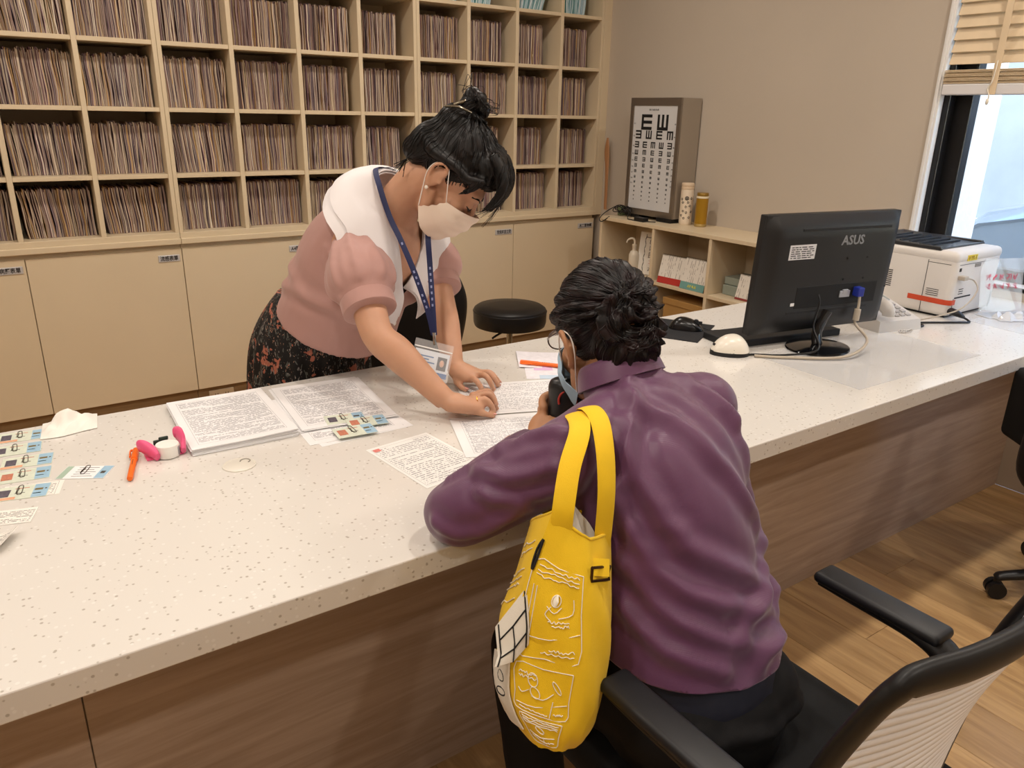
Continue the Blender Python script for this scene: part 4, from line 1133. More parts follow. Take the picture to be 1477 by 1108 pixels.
# doodles wrap on the wall of the tumbler
def wrap(ang0, z0, pts, r=.0345, w=.0011, parent=None, m=None):
    P = [(r*math.cos(ang0+p[0]/r), r*math.sin(ang0+p[0]/r), z0+p[1]) for p in pts]
    obj('doodle', MB().tube(P, w, 6, sub=3), m or M_ink, parent, 60)
A0 = math.atan2(-3.75+.815, -.76-2.405)
ring = [(.0095*math.cos(a), .0095*math.sin(a)) for a in [2*PI*i/14 for i in range(15)]]
wrap(A0, .140, ring, parent=b, w=.0016); wrap(A0, .140, [(.0045*math.cos(a), .0055*math.sin(a)) for a in [2*PI*i/10 for i in range(11)]], parent=b)
for q in (-.006, -.002, .002, .006): wrap(A0, .140, [(q, -.006), (q*.7, 0), (q*.9, .005)], parent=b, w=.0009)
rg = random.Random(6)
for (da, zz) in ((.75, .14), (-.8, .135), (.55, .100), (-.1, .095), (-.62, .118), (.05, .066), (-.45, .072), (.55, .040), (-.3, .035), (-.75, .05), (.2, .118), (.85, .07)):
    a_ = rg.random()*6
    wrap(A0+da, zz, [(.006*math.cos(a_+1.7*i)*(.5+.2*i), .006*math.sin(a_+1.7*i)*(.6+.15*i)) for i in range(5)], parent=b, w=.0012)
M_gold = mat('tumbler_gold', '#a87f1f', .32, metal=.35)
t, b = tumbler(2.415, -.915, .175, .0315, 'mustard gold tumbler with cream rim on the low shelf', M_gold, None)
obj('rim', MB().lathe([(.029, .147), (.0325, .148), (.0325, .157), (.031, .158)], 36), mat('rim_cream', '#e8dcc0', .35), t, 40)
obj('lid', MB().lathe([(.0300, .157), (.0305, .160), (.0300, .172), (.028, .175), (.0005, .175)], 36), mat('lid_gold', '#8f6f2a', .35, metal=.3), t, 40)
obj('foot_band', MB().lathe([(.0290, 0), (.0319, .003), (.0321, .014), (.0316, .015)], 36), mat('foot_band', '#b9a066', .3, metal=.5), t, 40)

# ---------------------------------------------------------------- router with antenna and a tangle of leads
rt = thing('wireless_router', 'small greenish router box with one black antenna at the shelf end', 'router', (2.40, -.26, CZ))
wr_ = thing('wall_wedge', None, None) if False else None
obj('box', MB().rbox(2.34, 2.45, -.375, -.345, CZ, CZ+.050, .004), mat('router_green', '#6d7a58', .5), rt, world=True)
obj('antenna', MB().tube([(2.41, -.3455, CZ+.02), (2.41, -.341, CZ+.20), (2.412, -.336, CZ+.46)], [.0075, .006, .0035], 10, smooth=False), M_blackp, rt, 50, world=True)
obj('antenna_joint', MB().lathe([(.013, 0), (.012, .05), (.009, .065)], 16, Matrix.Translation((2.41, -.346, CZ))), M_blackp, rt, 50, world=True)
rg = random.Random(12)
for i in range(3):
    c0 = Vector((2.31+.012*i, -.395-.02*i, CZ))
    pts = []
    for k in range(16):
        a = k*.9+i*2.0; R_ = .028+.016*math.sin(k*1.3+i)
        pts.append(c0+Vector((.012*math.sin(a*.7), R_*1.3*math.cos(a), .034+.030*math.sin(a)*(.6+.4*math.sin(k+i)))))
    for p in pts: p.z = max(p.z, CZ+.004)
    if i == 0: pts += [Vector((2.245, -.345, CZ+.02)), Vector((2.214, -.335, CZ-.015)), Vector((2.212, -.36, CZ-.028)), Vector((2.230, -.40, CZ+.004))]
    if i == 1: pts += [Vector((2.26, -.52, CZ+.006)), Vector((2.25, -.56, CZ+.004)), Vector((2.258, -.64, CZ+.004)), Vector((2.30, -.70, CZ+.004))]
    solo('cable', MB().tube(pts, .0027, 7), M_blackp, ['black lead of the tangle drooping over the shelf front', 'black lead running along the shelf to the eye chart', 'black lead coiled beside the eye chart'][i], 'cable', 60)
solo('adapter', MB().rbox(2.245, 2.285, -.66, -.585, CZ, CZ+.022, .003), M_blackp, 'small black power adapter in front of the eye chart', 'adapter')
solo('wooden_paddle', MB().tube([(2.46, -.10, CZ+.0), (2.465, -.09, CZ+.22), (2.47, -.075, CZ+.34), (2.475, -.07, CZ+.42)], [(.012, .006), (.014, .006), (.022, .006), (.008, .004)], 12, up=(1, 0, 0)), mat('paddle_wood', '#a87850', .5), 'brown wooden paddle leaning in the corner behind the router', 'paddle', 50)

# ---------------------------------------------------------------- things in the compartments
mb = MB().lathe([(.026, 0), (.028, .004), (.028, .105), (.020, .125), (.011, .130), (.011, .150), (.013, .152), (.013, .165)], 28, Matrix.Translation((2.285, -.565, .551)))
pb = thing('pump_bottle', 'white pump bottle beside the framed sign in the low shelf', 'bottle', (2.285, -.565, .551))
obj('bottle', mb, mat('bottle_white', '#dcd2c0', .35), pb, 45, world=True)
obj('pump', MB().tube([(2.285, -.565, .70), (2.285, -.565, .735), (2.275, -.555, .748), (2.262, -.535, .738), (2.258, -.53, .722)], [.006, .006, .006, .005, .004], 10), MATS['bottle_white'], pb, 50, world=True)
fs = thing('framed_sign', 'white framed handwritten sign standing in the low shelf', 'sign', (2.32, -.68, .551))
FM = frame((2.300, -.600, .553), (.30, -.95, 0)) @ Matrix.Rotation(math.radians(-8), 4, 'X')
obj('board', MB().rbox(-.02, .15, -.002, .006, 0, .235, .001, FM, 1), mat('sign_white', '#e4ded4', .5), fs, world=True)
mb = MB()
for s_ in (0, 1):
    P = [(.018+.003*math.sin(i*1.7+s_), -.003, .012+.21*i/16) for i in range(17)]
    mb.tube([FM @ Vector(p) for p in P], .0010, 5, sub=3)
    P = [(.018+.12*i/10, -.003, .205+.002*math.sin(i*2.0)) for i in range(11)] if s_ == 0 else [(.018+.12*i/10, -.003, .208) for i in range(11)]
    mb.tube([FM @ Vector(p) for p in P], .0008, 5, sub=2)
obj('drawn_border', mb, mat('marker_grey', '#5b5450', .6), fs, world=True)
for i in (3, 4): strokes('lettering', 2, .06, .026, mat('marker_ink', '#6b5f58', .6) if i != 3 else mat('marker_red', '#c98a80', .6), fs, FM @ Matrix.Translation((.078, -.0028, .182-.037*i)) @ Matrix.Rotation(PI/2, 4, 'X'), 20+i, .0012)
for i, tx_ in enumerate(('85歲', '以上', '民眾')):
    text_obj('lettering', tx_, .036, mat('marker_ink', '#6b5f58', .6) if i != 3 else mat('marker_red', '#c98a80', .6), fs, mw(fs).inverted() @ FM @ Matrix.Translation((.078, -.0028, .182-.037*i)) @ Matrix.Rotation(PI/2, 4, 'X'), .0006)
def calendar(M, w, h, mfoot, label, hfoot=.034, yellow=False):
    t = thing('desk_calendar', label, 'calendar', M.translation, 0, 'desk calendars in the low shelf')
    T = lambda a: a
    Mb = M @ Matrix.Rotation(math.radians(-14), 4, 'X')
    pg_ = obj('page', MB().rbox(-w/2, w/2, -.0015, .0015, hfoot, h, .0005, Mb, 1), print_mat('calendar_print_'+label[:6], .012, 150., .52, (w/2-.006, h), '#a59c94', '#e2dcd2', rowgap=.45), t, world=True)
    ft = obj('foot', MB().rbox(-w/2, w/2, -.002, .002, 0, hfoot, .0005, Mb, 1), mfoot, t, world=True)
    obj('back_leaf', MB().rbox(-w/2, w/2, -.001, .001, 0, h, .0005, M @ Matrix.Translation((0, h*.48, 0)) @ Matrix.Rotation(math.radians(14), 4, 'X'), 1), mfoot, t, world=True)
    mb = MB(); n = int(w/.0065)
    for i in range(n):
        x = -w/2+.004+(w-.008)*i/(n-1)
        mb.tube([Mb @ Vector((x, .004*math.cos(a)-.001, h+.001+.005*math.sin(a))) for a in [2*PI*k/8 for k in range(9)]], .0007, 4, smooth=False)
    o = obj('spiral', mb, M_wire, t, world=True); o['kind'] = 'stuff'
    if yellow:
        strokes('lettering', 4, .06, .014, mat('print_yellow', '#d8cf4a', .5), ft, Mb @ Matrix.Translation((0, -.0026, hfoot/2)) @ Matrix.Rotation(PI/2, 4, 'X'), 9, .0012)
    return t
calendar(frame((2.245, -.890, .551), (.10, -.99, 0)), .165, .150, mat('cal_red', '#b3322c', .5), 'spiral desk calendar with a red foot in the low shelf')
calendar(frame((2.236, -1.056, .551), (.02, -1, 0)), .160, .160, mat('cal_teal', '#6f9d98', .5), 'taller spiral desk calendar with a teal foot beside the red one', .038, True)
t = calendar(frame((2.285, -1.41, .551), (.0, -1, 0)), .22, .125, mat('cal_maroon', '#8e3a36', .5), 'desk calendar with maroon edge lying in the compartment behind the monitor', .010)
solo('document_tray', MB().rbox(2.32, 2.49, -1.55, -1.19, .551, .60, .003).rbox(2.33, 2.49, -1.55, -1.19, .602, .640, .003), mat('tray_greygreen', '#8f968a', .5), 'grey-green document boxes behind the maroon calendar', 'box')
solo('cardboard_box', MB().rbox(2.26, 2.49, -1.13, -.85, .281, .47, .003).rbox(2.255, 2.49, -1.135, -.845, .44, .475, .003), mat('cardboard', '#a8814a', .7, var=.06, vscale=8), 'brown cardboard box in the lower compartment under the calendars', 'box')
solo('jute_bag', MB().tube([(2.30, -.66, .283), (2.30, -.665, .36), (2.30, -.68, .44), (2.30, -.70, .50)], [(.055, .03), (.06, .03), (.05, .02), (.02, .006)], 16, up=(1, 0, 0)), mat('jute', '#c7ad7c', .8, var=.15, vscale=60), 'pale straw-coloured bag in the lower compartment below the framed sign', 'bag', 50)
solo('paper_sheet', MB().rbox(-.09, .09, -.06, .06, 0, .003, .0005, ZR(2.33, -1.49, CZ, .2), 1), M_paper, 'white sheet of paper on the low shelf top beside the monitor', 'paper')
solo('black_pen', MB().tube([(2.36, -1.44, CZ+.008), (2.30, -1.40, CZ+.008)], .004, 10, smooth=False), M_blackp, 'black pen lying on the paper on the low shelf', 'pen')
solo('correction_fluid', MB().rbox(2.42, 2.46, -1.83, -1.78, CZ, CZ+.075, .006), M_trim, 'small white box on the low shelf showing over the monitor top', 'box')
solo('white_carton', MB().rbox(2.40, 2.47, -1.92, -1.86, CZ, CZ+.06, .006), M_trim, 'second lower white box on the low shelf beside the other', 'box')

# ================================================================ stool behind the counter
M_leather = mat('black_leather', '#141314', .38, bump=.1, bscale=300)
M_chrome = mat('chrome', '#b8b6b2', .15, metal=1.0)
sx, sy = 1.205, -.905
st = thing('round_stool', 'round black padded stool on a chrome post behind the counter', 'stool', (sx, sy, 0))
R0 = .168
obj('seat', MB().lathe([(R0*.80, .470), (R0*.97, .474), (R0*1.0, .490), (R0*1.01, .535), (R0*.985, .552), (R0*.90, .562), (R0*.5, .566), (.0005, .567)], 48), M_leather, st, 40)
obj('seat_seam', MB().tube([(R0*1.0*math.cos(2*PI*i/48), R0*1.0*math.sin(2*PI*i/48), .540) for i in range(49)], .0035, 6, smooth=False), M_leather, st, 60)
obj('post', MB().lathe([(.014, .10), (.014, .47)], 20).lathe([(.024, .08), (.024, .30), (.020, .305)], 20), M_chrome, st, 40)
obj('lever', MB().tube([(0, 0, .455), (-.10, -.05, .45), (-.14, -.07, .445)], .005, 8), M_blackp, st, 50)
for k in range(5):
    a = 2*PI*k/5+.3
    l = obj('leg', MB().tube([(.02*math.cos(a), .02*math.sin(a), .10), (.14*math.cos(a), .14*math.sin(a), .085), (.25*math.cos(a), .25*math.sin(a), .065)], [(.016, .014), (.014, .012), (.010, .009)], 10), M_chrome, st, 50)
    obj('caster', MB().cyl((.25*math.cos(a)-.012*math.sin(a), .25*math.sin(a)+.012*math.cos(a), .026), (.25*math.cos(a)+.012*math.sin(a), .25*math.sin(a)-.012*math.cos(a), .026), .026, 18).cyl((.25*math.cos(a), .25*math.sin(a), .03), (.25*math.cos(a), .25*math.sin(a), .068), .006, 8), M_blackp, l, 40)
# ================================================================ office chairs
def star_base(t, cx, cy, rot, r=.29, leg_m=None):
    for k in range(5):
        a = rot+2*PI*k/5; c, s = math.cos(a), math.sin(a)
        l = obj('base_leg', MB().tube([(cx+.02*c, cy+.02*s, .115), (cx+.14*c, cy+.14*s, .105), (cx+(r-.02)*c, cy+(r-.02)*s, .075), (cx+r*c, cy+r*s, .066)], [(.026, .022), (.024, .018), (.019, .014), (.017, .013)], 12), leg_m or M_blackp, t, 50, world=True)
        mb = MB()
        for q in (-.014, .014):
            o_ = Vector((cx+r*c-s*q, cy+r*s+c*q, .027))
            mb.tube([o_+Vector((s*.009, -c*.009, 0)), o_+Vector((-s*.009, c*.009, 0))], .027, 20, smooth=False)
        mb.tube([(cx+r*c, cy+r*s, .03), (cx+r*c, cy+r*s, .07)], .010, 10, smooth=False)
        obj('caster', mb, M_blackp, l, 40, world=True)['kind'] = 'stuff'
M_frame_b = mat('chair_frame', '#0d0e10', .45)
M_armpad = mat('chair_armpad', '#15161a', .45)
M_fabric_b = mat('chair_fabric', '#0b0b0c', .9, bump=.2, bscale=600)
M_whiteslat = mat('chair_white_slat', '#eef0f4', .45)

# --- the customer's chair
cx, cy = .115, -3.20
ch = thing('office_chair', 'black office chair with white slatted back, the seated woman on it', 'chair', (cx, cy, 0), 0, 'office chairs')
bm_ = MB().rbox(-.235, .235, -.22, .24, .395, .465, .03, seg=4)
obj('seat', bm_, M_fabric_b, ch, 60)
obj('seat_pan', MB().rbox(-.20, .20, -.19, .20, .37, .40, .01), M_frame_b, ch, 40)
obj('gas_lift', MB().lathe([(.030, .10), (.030, .24), (.016, .245), (.016, .375)], 20), M_frame_b, ch, 40)
star_base(ch, cx, cy, .35)
for s_ in (-1, 1):
    x = s_*.245
    P = [(x, .085, .640), (x, .02, .640), (x, -.08, .638), (x, -.130, .622), (x*.995, -.150, .575), (x*.985, -.140, .50), (x*.95, -.10, .44), (x*.85, -.05, .385)]
    a = obj('armrest', MB().tube(P, [(.022, .010), (.024, .013), (.024, .016), (.026, .020), (.026, .024), (.022, .022), (.020, .018), (.018, .012)], 14, up=[(0, 0, 1)]*3+[(0, -.5, .8), (0, -1, .2), (0, -1, 0), (0, -1, -.3), (0, -1, -.6)]), M_frame_b, ch, 60)
    obj('arm_pad', MB().rbox(x-.027, x+.027, -.125, .095, .640, .660, .009, seg=3), M_armpad, a, 60)
def bk(u, v):
    """back of the chair: u -1..1 across, v 0..1 up; hollow towards the sitter"""
    z = .485+.378*v; y = -.205-.085*v+.03*math.sin(PI*v)*.6
    return Vector((.208*u*(.86+.14*math.sin(PI*min(1, v*.8+.15))), y+.035*u*u, z))
fp = [bk(-.80, 0), bk(-.95, .04), bk(-1, .15), bk(-1, .4), bk(-1, .65), bk(-1, .88), bk(-.97, .965), bk(-.90, 1), bk(-.5, 1.01), bk(0, 1.01), bk(.5, 1.01), bk(.90, 1), bk(.97, .965), bk(1, .88), bk(1, .65), bk(1, .4), bk(1, .15), bk(.95, .04), bk(.80, 0)]
obj('back_frame', MB().tube(fp, [(.021, .011)]*2+[(.023, .012)]*4+[(.024, .013)]*7+[(.023, .012)]*4+[(.021, .011)]*2, 14, up=(0, 1, .15)), M_frame_b, ch, 60)
obj('back_bottom_rail', MB().tube([bk(u, 0) for u in (-.85, -.4, 0, .4, .85)], [(.018, .012)]*5, 12, up=(0, 1, .15)), M_frame_b, ch, 60)
NS = 19
for k in range(NS):
    v = .06+.885*(k+.5)/NS
    pts = [bk(u, v+.035*(u*u-.3)*(.9-v))-Vector((0, .004, 0)) for u in (-.96, -.6, -.3, 0, .3, .6, .96)]
    obj('back_slat', MB().tube(pts, [(.0040, .0092)]*7, 8, sub=3, up=(0, 0, 1)), M_whiteslat, ch, 60)
obj('back_spine', MB().tube([(0, -.10, .375), (0, -.22, .39), (0, -.262, .46), (0, -.262, .56)], [(.035, .012), (.035, .014), (.030, .014), (.025, .010)], 12, up=(1, 0, 0)), M_frame_b, ch, 60)

# --- the chair at the end of the counter
cx2, cy2 = 1.88, -3.15
c2 = thing('office_chair', 'all-black office chair standing by the window end of the counter', 'chair', (cx2, cy2, 0), 0, 'office chairs')
star_base(c2, cx2, cy2, math.atan2(-2.915+3.15, 1.665-1.88), .305)
obj('gas_lift', MB().lathe([(.030, .10), (.030, .24), (.016, .245), (.016, .40)], 20), M_frame_b, c2, 40)
f_ = Vector((.80, -.60, 0)); r_ = Vector((.60, .80, 0))
CM = Matrix(((r_.x, f_.x, 0, cx2), (r_.y, f_.y, 0, cy2), (0, 0, 1, 0), (0, 0, 0, 1)))
obj('seat', MB().rbox(-.22, .22, -.24, .22, .39, .47, .035, CM, 4), M_fabric_b, c2, 60, world=True)
obj('backrest', MB().rbox(-.20, .18, -.335, -.285, .50, .72, .024, CM, 4), M_fabric_b, c2, 60, world=True)
obj('back_spine', MB().tube([CM @ Vector(p) for p in ((0, -.10, .385), (0, -.26, .38), (0, -.345, .45), (0, -.345, .62))], [(.03, .012)]*4, 10), M_frame_b, c2, 60, world=True)

# --- the chair behind the standing woman
cx3, cy3 = .46, -1.13
c3 = thing('office_chair', 'black padded office chair behind the standing woman', 'chair', (cx3, cy3, 0), 0, 'office chairs')
star_base(c3, cx3, cy3, .2)
obj('gas_lift', MB().lathe([(.030, .10), (.030, .24), (.016, .245), (.016, .40)], 20), M_frame_b, c3, 40)
obj('seat', MB().rbox(-.23, .23, -.22, .22, .40, .48, .035, seg=4), M_leather, c3, 60)
g = MB().tube([(0, -.262, .50), (0, -.268, .62), (0, -.28, .76), (0, -.286, .87), (0, -.288, .905)], [(.15, .03), (.195, .035), (.205, .035), (.150, .032), (.06, .02)], 28, up=(0, 1, 0), sub=8)
obj('backrest', g, M_leather, c3, 60)
obj('back_spine', MB().tube([(0, -.10, .39), (0, -.26, .40), (0, -.312, .50), (0, -.318, .60)], [(.03, .012)]*4, 10), M_frame_b, c3, 60)
# ================================================================ people
V = Vector
M_skin = mat('skin', '#c69679', .5, var=.05, vscale=25, sss=.12, bump=.05, bscale=350)
M_skin2 = mat('skin_tan', '#b98662', .5, var=.06, vscale=25, sss=.12, bump=.05, bscale=350)
def hair_mat(name, c, c2):
    m = bpy.data.materials.new(name); m.use_nodes = True
    nt = m.node_tree; b = nt.nodes['Principled BSDF']; L = nt.links.new
    tc = nt.nodes.new('ShaderNodeTexCoord'); n = nt.nodes.new('ShaderNodeTexNoise'); n.inputs['Scale'].default_value = 45; n.inputs['Detail'].default_value = 5
    L(tc.outputs['Object'], n.inputs['Vector'])
    r = nt.nodes.new('ShaderNodeValToRGB'); r.color_ramp.elements[0].color = srgb(c); r.color_ramp.elements[1].color = srgb(c2); r.color_ramp.elements[0].position = .45; r.color_ramp.elements[1].position = .8
    L(n.outputs['Fac'], r.inputs[0]); L(r.outputs[0], b.inputs['Base Color'])
    b.inputs['Roughness'].default_value = .45; b.inputs['Specular IOR Level'].default_value = .28
    bp = nt.nodes.new('ShaderNodeBump'); bp.inputs['Strength'].default_value = .25; bp.inputs['Distance'].default_value = .002
    L(n.outputs['Fac'], bp.inputs['Height']); L(bp.outputs[0], b.inputs['Normal'])
    return m

def axes(front, up):
    """matrix columns right, front, up"""
    y = V(front).normalized(); z = V(up); z = (z-y*z.dot(y)).normalized(); x = y.cross(z)
    return Matrix(((x.x, y.x, z.x), (x.y, y.y, z.y), (x.z, y.z, z.z)))

def head_shapes(mb, o, R, s=1.0):
    """head about the point between the ears; local x right, y front, z up"""
    P = lambda x, y, z: V(o)+R @ (V((x, y, z))*s)
    E = lambda c, r: mb.ell(P(*c), [q*s for q in r], R, 24, 18)
    E((0, -.002, .042), (.073, .094, .085)); E((0, .040, -.028), (.056, .058, .078)); E((0, .070, -.086), (.028, .026, .021))
    E((0, .078, .030), (.050, .020, .022))
    for q in (-1, 1):
        E((q*.033, .062, -.026), (.026, .028, .032)); E((q*.020, .090, .003), (.014, .010, .012))
        mb.tube([P(q*.058, .004, -.030), P(q*.050, .030, -.070), P(q*.022, .066, -.092)], [.017*s, .018*s, .016*s], 12)
        # ear: bowl, rim, lobe
        mb.ell(P(q*.075, -.004, -.002), (.007*s, .017*s, .027*s), R)
        mb.tube([P(q*.076, .008, .010), P(q*.083, .004, .028), P(q*.087, -.012, .031), P(q*.089, -.023, .016), P(q*.086, -.020, -.006), P(q*.080, -.008, -.024), P(q*.077, .002, -.028)], [.0042*s, .0045*s, .005*s, .005*s, .0048*s, .0065*s, .0055*s], 10)
        mb.ell(P(q*.079, .012, -.005), (.004*s, .004*s, .007*s), R)
    mb.tube([P(0, .094, .018), P(0, .106, -.006), P(0, .116, -.026), P(0, .106, -.036)], [(.008*s, .006*s), (.010*s, .008*s), (.014*s, .010*s), (.012*s, .006*s)], 12, up=[R @ V((0, 1, 0))]*4)
    E((0, .096, -.056), (.022, .010, .010))

def limb(mb, pts, rads, n=18): mb.tube(pts, rads, n, sub=8)

def finger(mb, pts, r0=.0085, r1=.0062):
    n = len(pts); rs = [r0+(r1-r0)*i/(n-1) for i in range(n)]
    mb.tube(pts, rs, 12, sub=5); mb.ell(V(pts[-1]), (r1, r1, r1), None, 10, 8); mb.ell(V(pts[0]), (r0*1.15,)*3, None, 10, 8)

def displace(me, fn):
    """move every vertex along its normal by fn(co)"""
    n = len(me.vertices)
    co = np.empty(n*3); me.vertices.foreach_get('co', co); co = co.reshape(-1, 3)
    no = np.empty(n*3); me.vertex_normals.foreach_get('vector', no); no = no.reshape(-1, 3)
    d = fn(co, no)
    co += no*d[:, None]
    me.vertices.foreach_set('co', co.ravel()); me.update()

def seg_dist(co, poly):
    """distance of points to a polyline"""
    best = np.full(len(co), 1e9)
    for a, b in zip(poly[:-1], poly[1:]):
        a = np.array(a); b = np.array(b); d = b-a
        t = np.clip(((co-a) @ d)/max(1e-12, d @ d), 0, 1)
        best = np.minimum(best, np.linalg.norm(co-(a+t[:, None]*d), axis=1))
    return best

def folds(me, lines, fine=0.0, fscale=30.0):
    """cloth folds: each line = (points, height, width)"""
    def fn(co, no):
        d = np.zeros(len(co))
        from mathutils.kdtree import KDTree
        kd = KDTree(len(co))
        for i, c in enumerate(co): kd.insert(c, i)
        kd.balance()
        snap = lambda P: [tuple(kd.find(p)[0]) for p in P]
        for pts, amp, w in lines:
            P = []
            pv = [V(p) for p in pts]
            for i in range(len(pv)-1):
                for j in range(6):
                    P.append(tuple(cr(pv[max(i-1, 0)], pv[i], pv[i+1], pv[min(i+2, len(pv)-1)], j/6)))
            P.append(tuple(pv[-1]))
            P = snap(P)
            q = seg_dist(co, P)
            d += amp*(np.exp(-(q/w)**2)-.45*np.exp(-((q-1.9*w)/w)**2))
        if fine:
            d += np.array([fine*mnoise.noise(V(c)*fscale) for c in co])
        return d
    displace(me, fn)

def cut(me, pred):
    """drop the faces whose centre fulfils pred"""
    bm = bmesh.new(); bm.from_mesh(me)
    dead = [f for f in bm.faces if pred(f.calc_center_median())]
    bmesh.ops.delete(bm, geom=dead, context='FACES')
    for _ in range(6):
        bd = [v for v in bm.verts if v.is_boundary]
        new = {v: sum((e.other_vert(v).co for e in v.link_edges if e.is_boundary), V())/max(1, sum(1 for e in v.link_edges if e.is_boundary)) for v in bd}
        for v, p in new.items(): v.co = v.co.lerp(p, .5)
    bm.to_mesh(me); bm.free(); me.update()

def solidify(me, th):
    o = bpy.data.objects.new('tmp', me); col.objects.link(o)
    m = o.modifiers.new('s', 'SOLIDIFY'); m.thickness = th; m.offset = -1
    out = bpy.data.meshes.new_from_object(o.evaluated_get(bpy.context.evaluated_depsgraph_get()))
    bpy.data.objects.remove(o); return out

def mask_mesh(o, R, s, m, parent, strap_m):
    """pleated face mask with ear loops"""
    P = lambda x, y, z: V(o)+R @ (V((x, y, z))*s)
    top = [(-1, .066, .052, -.022), (-.6, .052, .090, -.012), (-.25, .022, .117, -.004), (0, 0, .127, 0.0)]
    bot = [(-1, .064, .018, -.078), (-.6, .056, .055, -.108), (-.25, .026, .090, -.114), (0, 0, .100, -.113)]
    def ev(tab, u):
        a = abs(u); pts = [(abs(t[0]), t[1], t[2], t[3]) for t in reversed(tab)]
        for i in range(3):
            if a <= pts[i+1][0]+1e-9:
                t = (a-pts[i][0])/(pts[i+1][0]-pts[i][0])
                p0, p1, p2, p3 = pts[max(i-1, 0)], pts[i], pts[i+1], pts[min(i+2, 3)]
                return [crs(p0[k], p1[k], p2[k], p3[k], t) for k in (1, 2, 3)]
        return list(pts[3][1:])
    g = []
    for i in range(33):
        u = -1+i/16; r = []
        T, B = ev(top, u), ev(bot, u); sx = 1 if u >= 0 else -1
        for j in range(21):
            v = j/20
            bulge = .014*math.sin(PI*v)*(1-.75*abs(u)**2)
            pl = .0018*math.sin(v*PI*7)*(1-abs(u)**3*.2)
            x = sx*(T[0]+(B[0]-T[0])*v); y = T[1]+(B[1]-T[1])*v+bulge*.9+pl; z = T[2]+(B[2]-T[2])*v
            x += sx*(bulge*.6*abs(u)+.010*abs(u)*math.sin(PI*v))
            r.append(P(x, y, z))
        g.append(r)
    k = obj('face_mask', MB().sheet(g, .0012), m, parent, 60, world=True)
    for q in (-1, 1):
        obj('ear_loop', MB().tube([P(q*.068, .052, -.022), P(q*.080, .022, .012), P(q*.083, .000, .033), P(q*.080, -.024, .022), P(q*.079, -.026, -.006), P(q*.074, -.006, -.040), P(q*.067, .018, -.076)], .0012*s, 6), strap_m, k, 60, world=True)
    return k

def strands(me, n, dirfn, seed, steps=13, step=.0065, r=.0011, zmin=None):
    """combed locks that follow the surface of a hair mesh (world coordinates)"""
    from mathutils.bvhtree import BVHTree
    bv = BVHTree.FromPolygons([v.co for v in me.vertices], [p.vertices[:] for p in me.polygons])
    rg = random.Random(seed); mb = MB(); vs = me.vertices
    for k in range(n):
        p = vs[rg.randrange(len(vs))].co.copy(); pts = []
        lift = rg.uniform(.0002, .0012); jit = V((rg.uniform(-1, 1), rg.uniform(-1, 1), rg.uniform(-1, 1)))*.22
        ns = rg.randint(steps//2, steps)
        for q in range(ns):
            hit = bv.find_nearest(p)
            if hit[0] is None: break
            nrm = hit[1]; pts.append(hit[0]+nrm*lift)
            d = dirfn(hit[0])
            d = d.normalized()+jit*(.6+.4*math.sin(q*.9+k))
            d = d-nrm*d.dot(nrm)
            if d.length < 1e-5: break
            p = hit[0]+d.normalized()*step
        if len(pts) < 4: continue
        m_ = len(pts); rr = r*rg.uniform(.6, 1.3)
        mb.tube(pts, [rr*(.35+.65*math.sin(PI*(i+.6)/(m_+.2))) for i in range(m_)], 4, smooth=False)
    return mb
# ---------------------------------------------------------------- the standing woman
WB = thing('person', 'person in pink blouse with wide white collar leaning over the worktop', 'person', (-.03, -1.70, 0))
HW = V((.1519, -2.1531, 1.2615))
fh = V((.759, -.653, 0)).normalized(); pt = math.radians(50)
RW = axes(fh*math.cos(pt)-V((0, 0, 1))*math.sin(pt), fh*math.sin(pt)+V((0, 0, 1))*math.cos(pt))
hw = lambda x, y, z: HW+RW @ V((x, y, z))
rsh, lsh = V((-.040, -2.060, 1.105)), V((.216, -1.931, 1.075))
neckb = V((.090, -2.022, 1.175))
right = (rsh-lsh).normalized()
TW = axes(V((.30, -.80, -.52)), V((.26, -.55, .79)))
TW = Matrix((right, right, right)).transposed() if False else TW
rx = (right-TW.col[2]*right.dot(TW.col[2])).normalized(); fy = TW.col[2].cross(rx)
TW = Matrix(((rx.x, fy.x, TW.col[2].x), (rx.y, fy.y, TW.col[2].y), (rx.z, fy.z, TW.col[2].z)))
tw = lambda x, y, z: neckb+TW @ V((x, y, z))
twi = TW.inverted()
FR = fy
spine = [V((-.046, -1.740, .745)), V((-.030, -1.815, .86)), V((.004, -1.900, .975)), V((.036, -1.955, 1.065)), V((.068, -1.990, 1.125)), V((.086, -2.014, 1.165))]
re, rw_ = V((-.070, -2.235, .935)), V((.036, -2.355, .792))
le, lw_ = V((.196, -2.060, .925)), V((.1698, -2.1617, .792))
b = MB()
head_shapes(b, HW, RW)
b.tube([neckb-TW.col[2]*.03, neckb.lerp(hw(0, -.03, -.05), .55), hw(0, -.022, -.040), hw(0, -.01, .0)], [(.062, .058), (.050, .050), (.050, .052), (.045, .05)], 20)
b.tube(spine, [(.115, .090), (.105, .085), (.125, .10), (.142, .105), (.150, .082), (.075, .055)], 24, up=FR)
b.tube([rsh, lsh], [.05, .05], 14, smooth=False)
b.ell(tw(0, .050, -.125), (.100, .058, .10), TW); b.ell(tw(0, .015, -.055), (.085, .060, .06), TW)
for p in (rsh, lsh): b.ell(p, (.052,)*3)
limb(b, [rsh, rsh.lerp(re, .5), re, re.lerp(rw_, .3), re.lerp(rw_, .7), rw_], [.048, .042, .036, .038, .030, (.024, .027)])
limb(b, [lsh, lsh.lerp(le, .5), le, le.lerp(lw_, .35), lw_], [.047, .041, .035, .035, (.024, .027)])
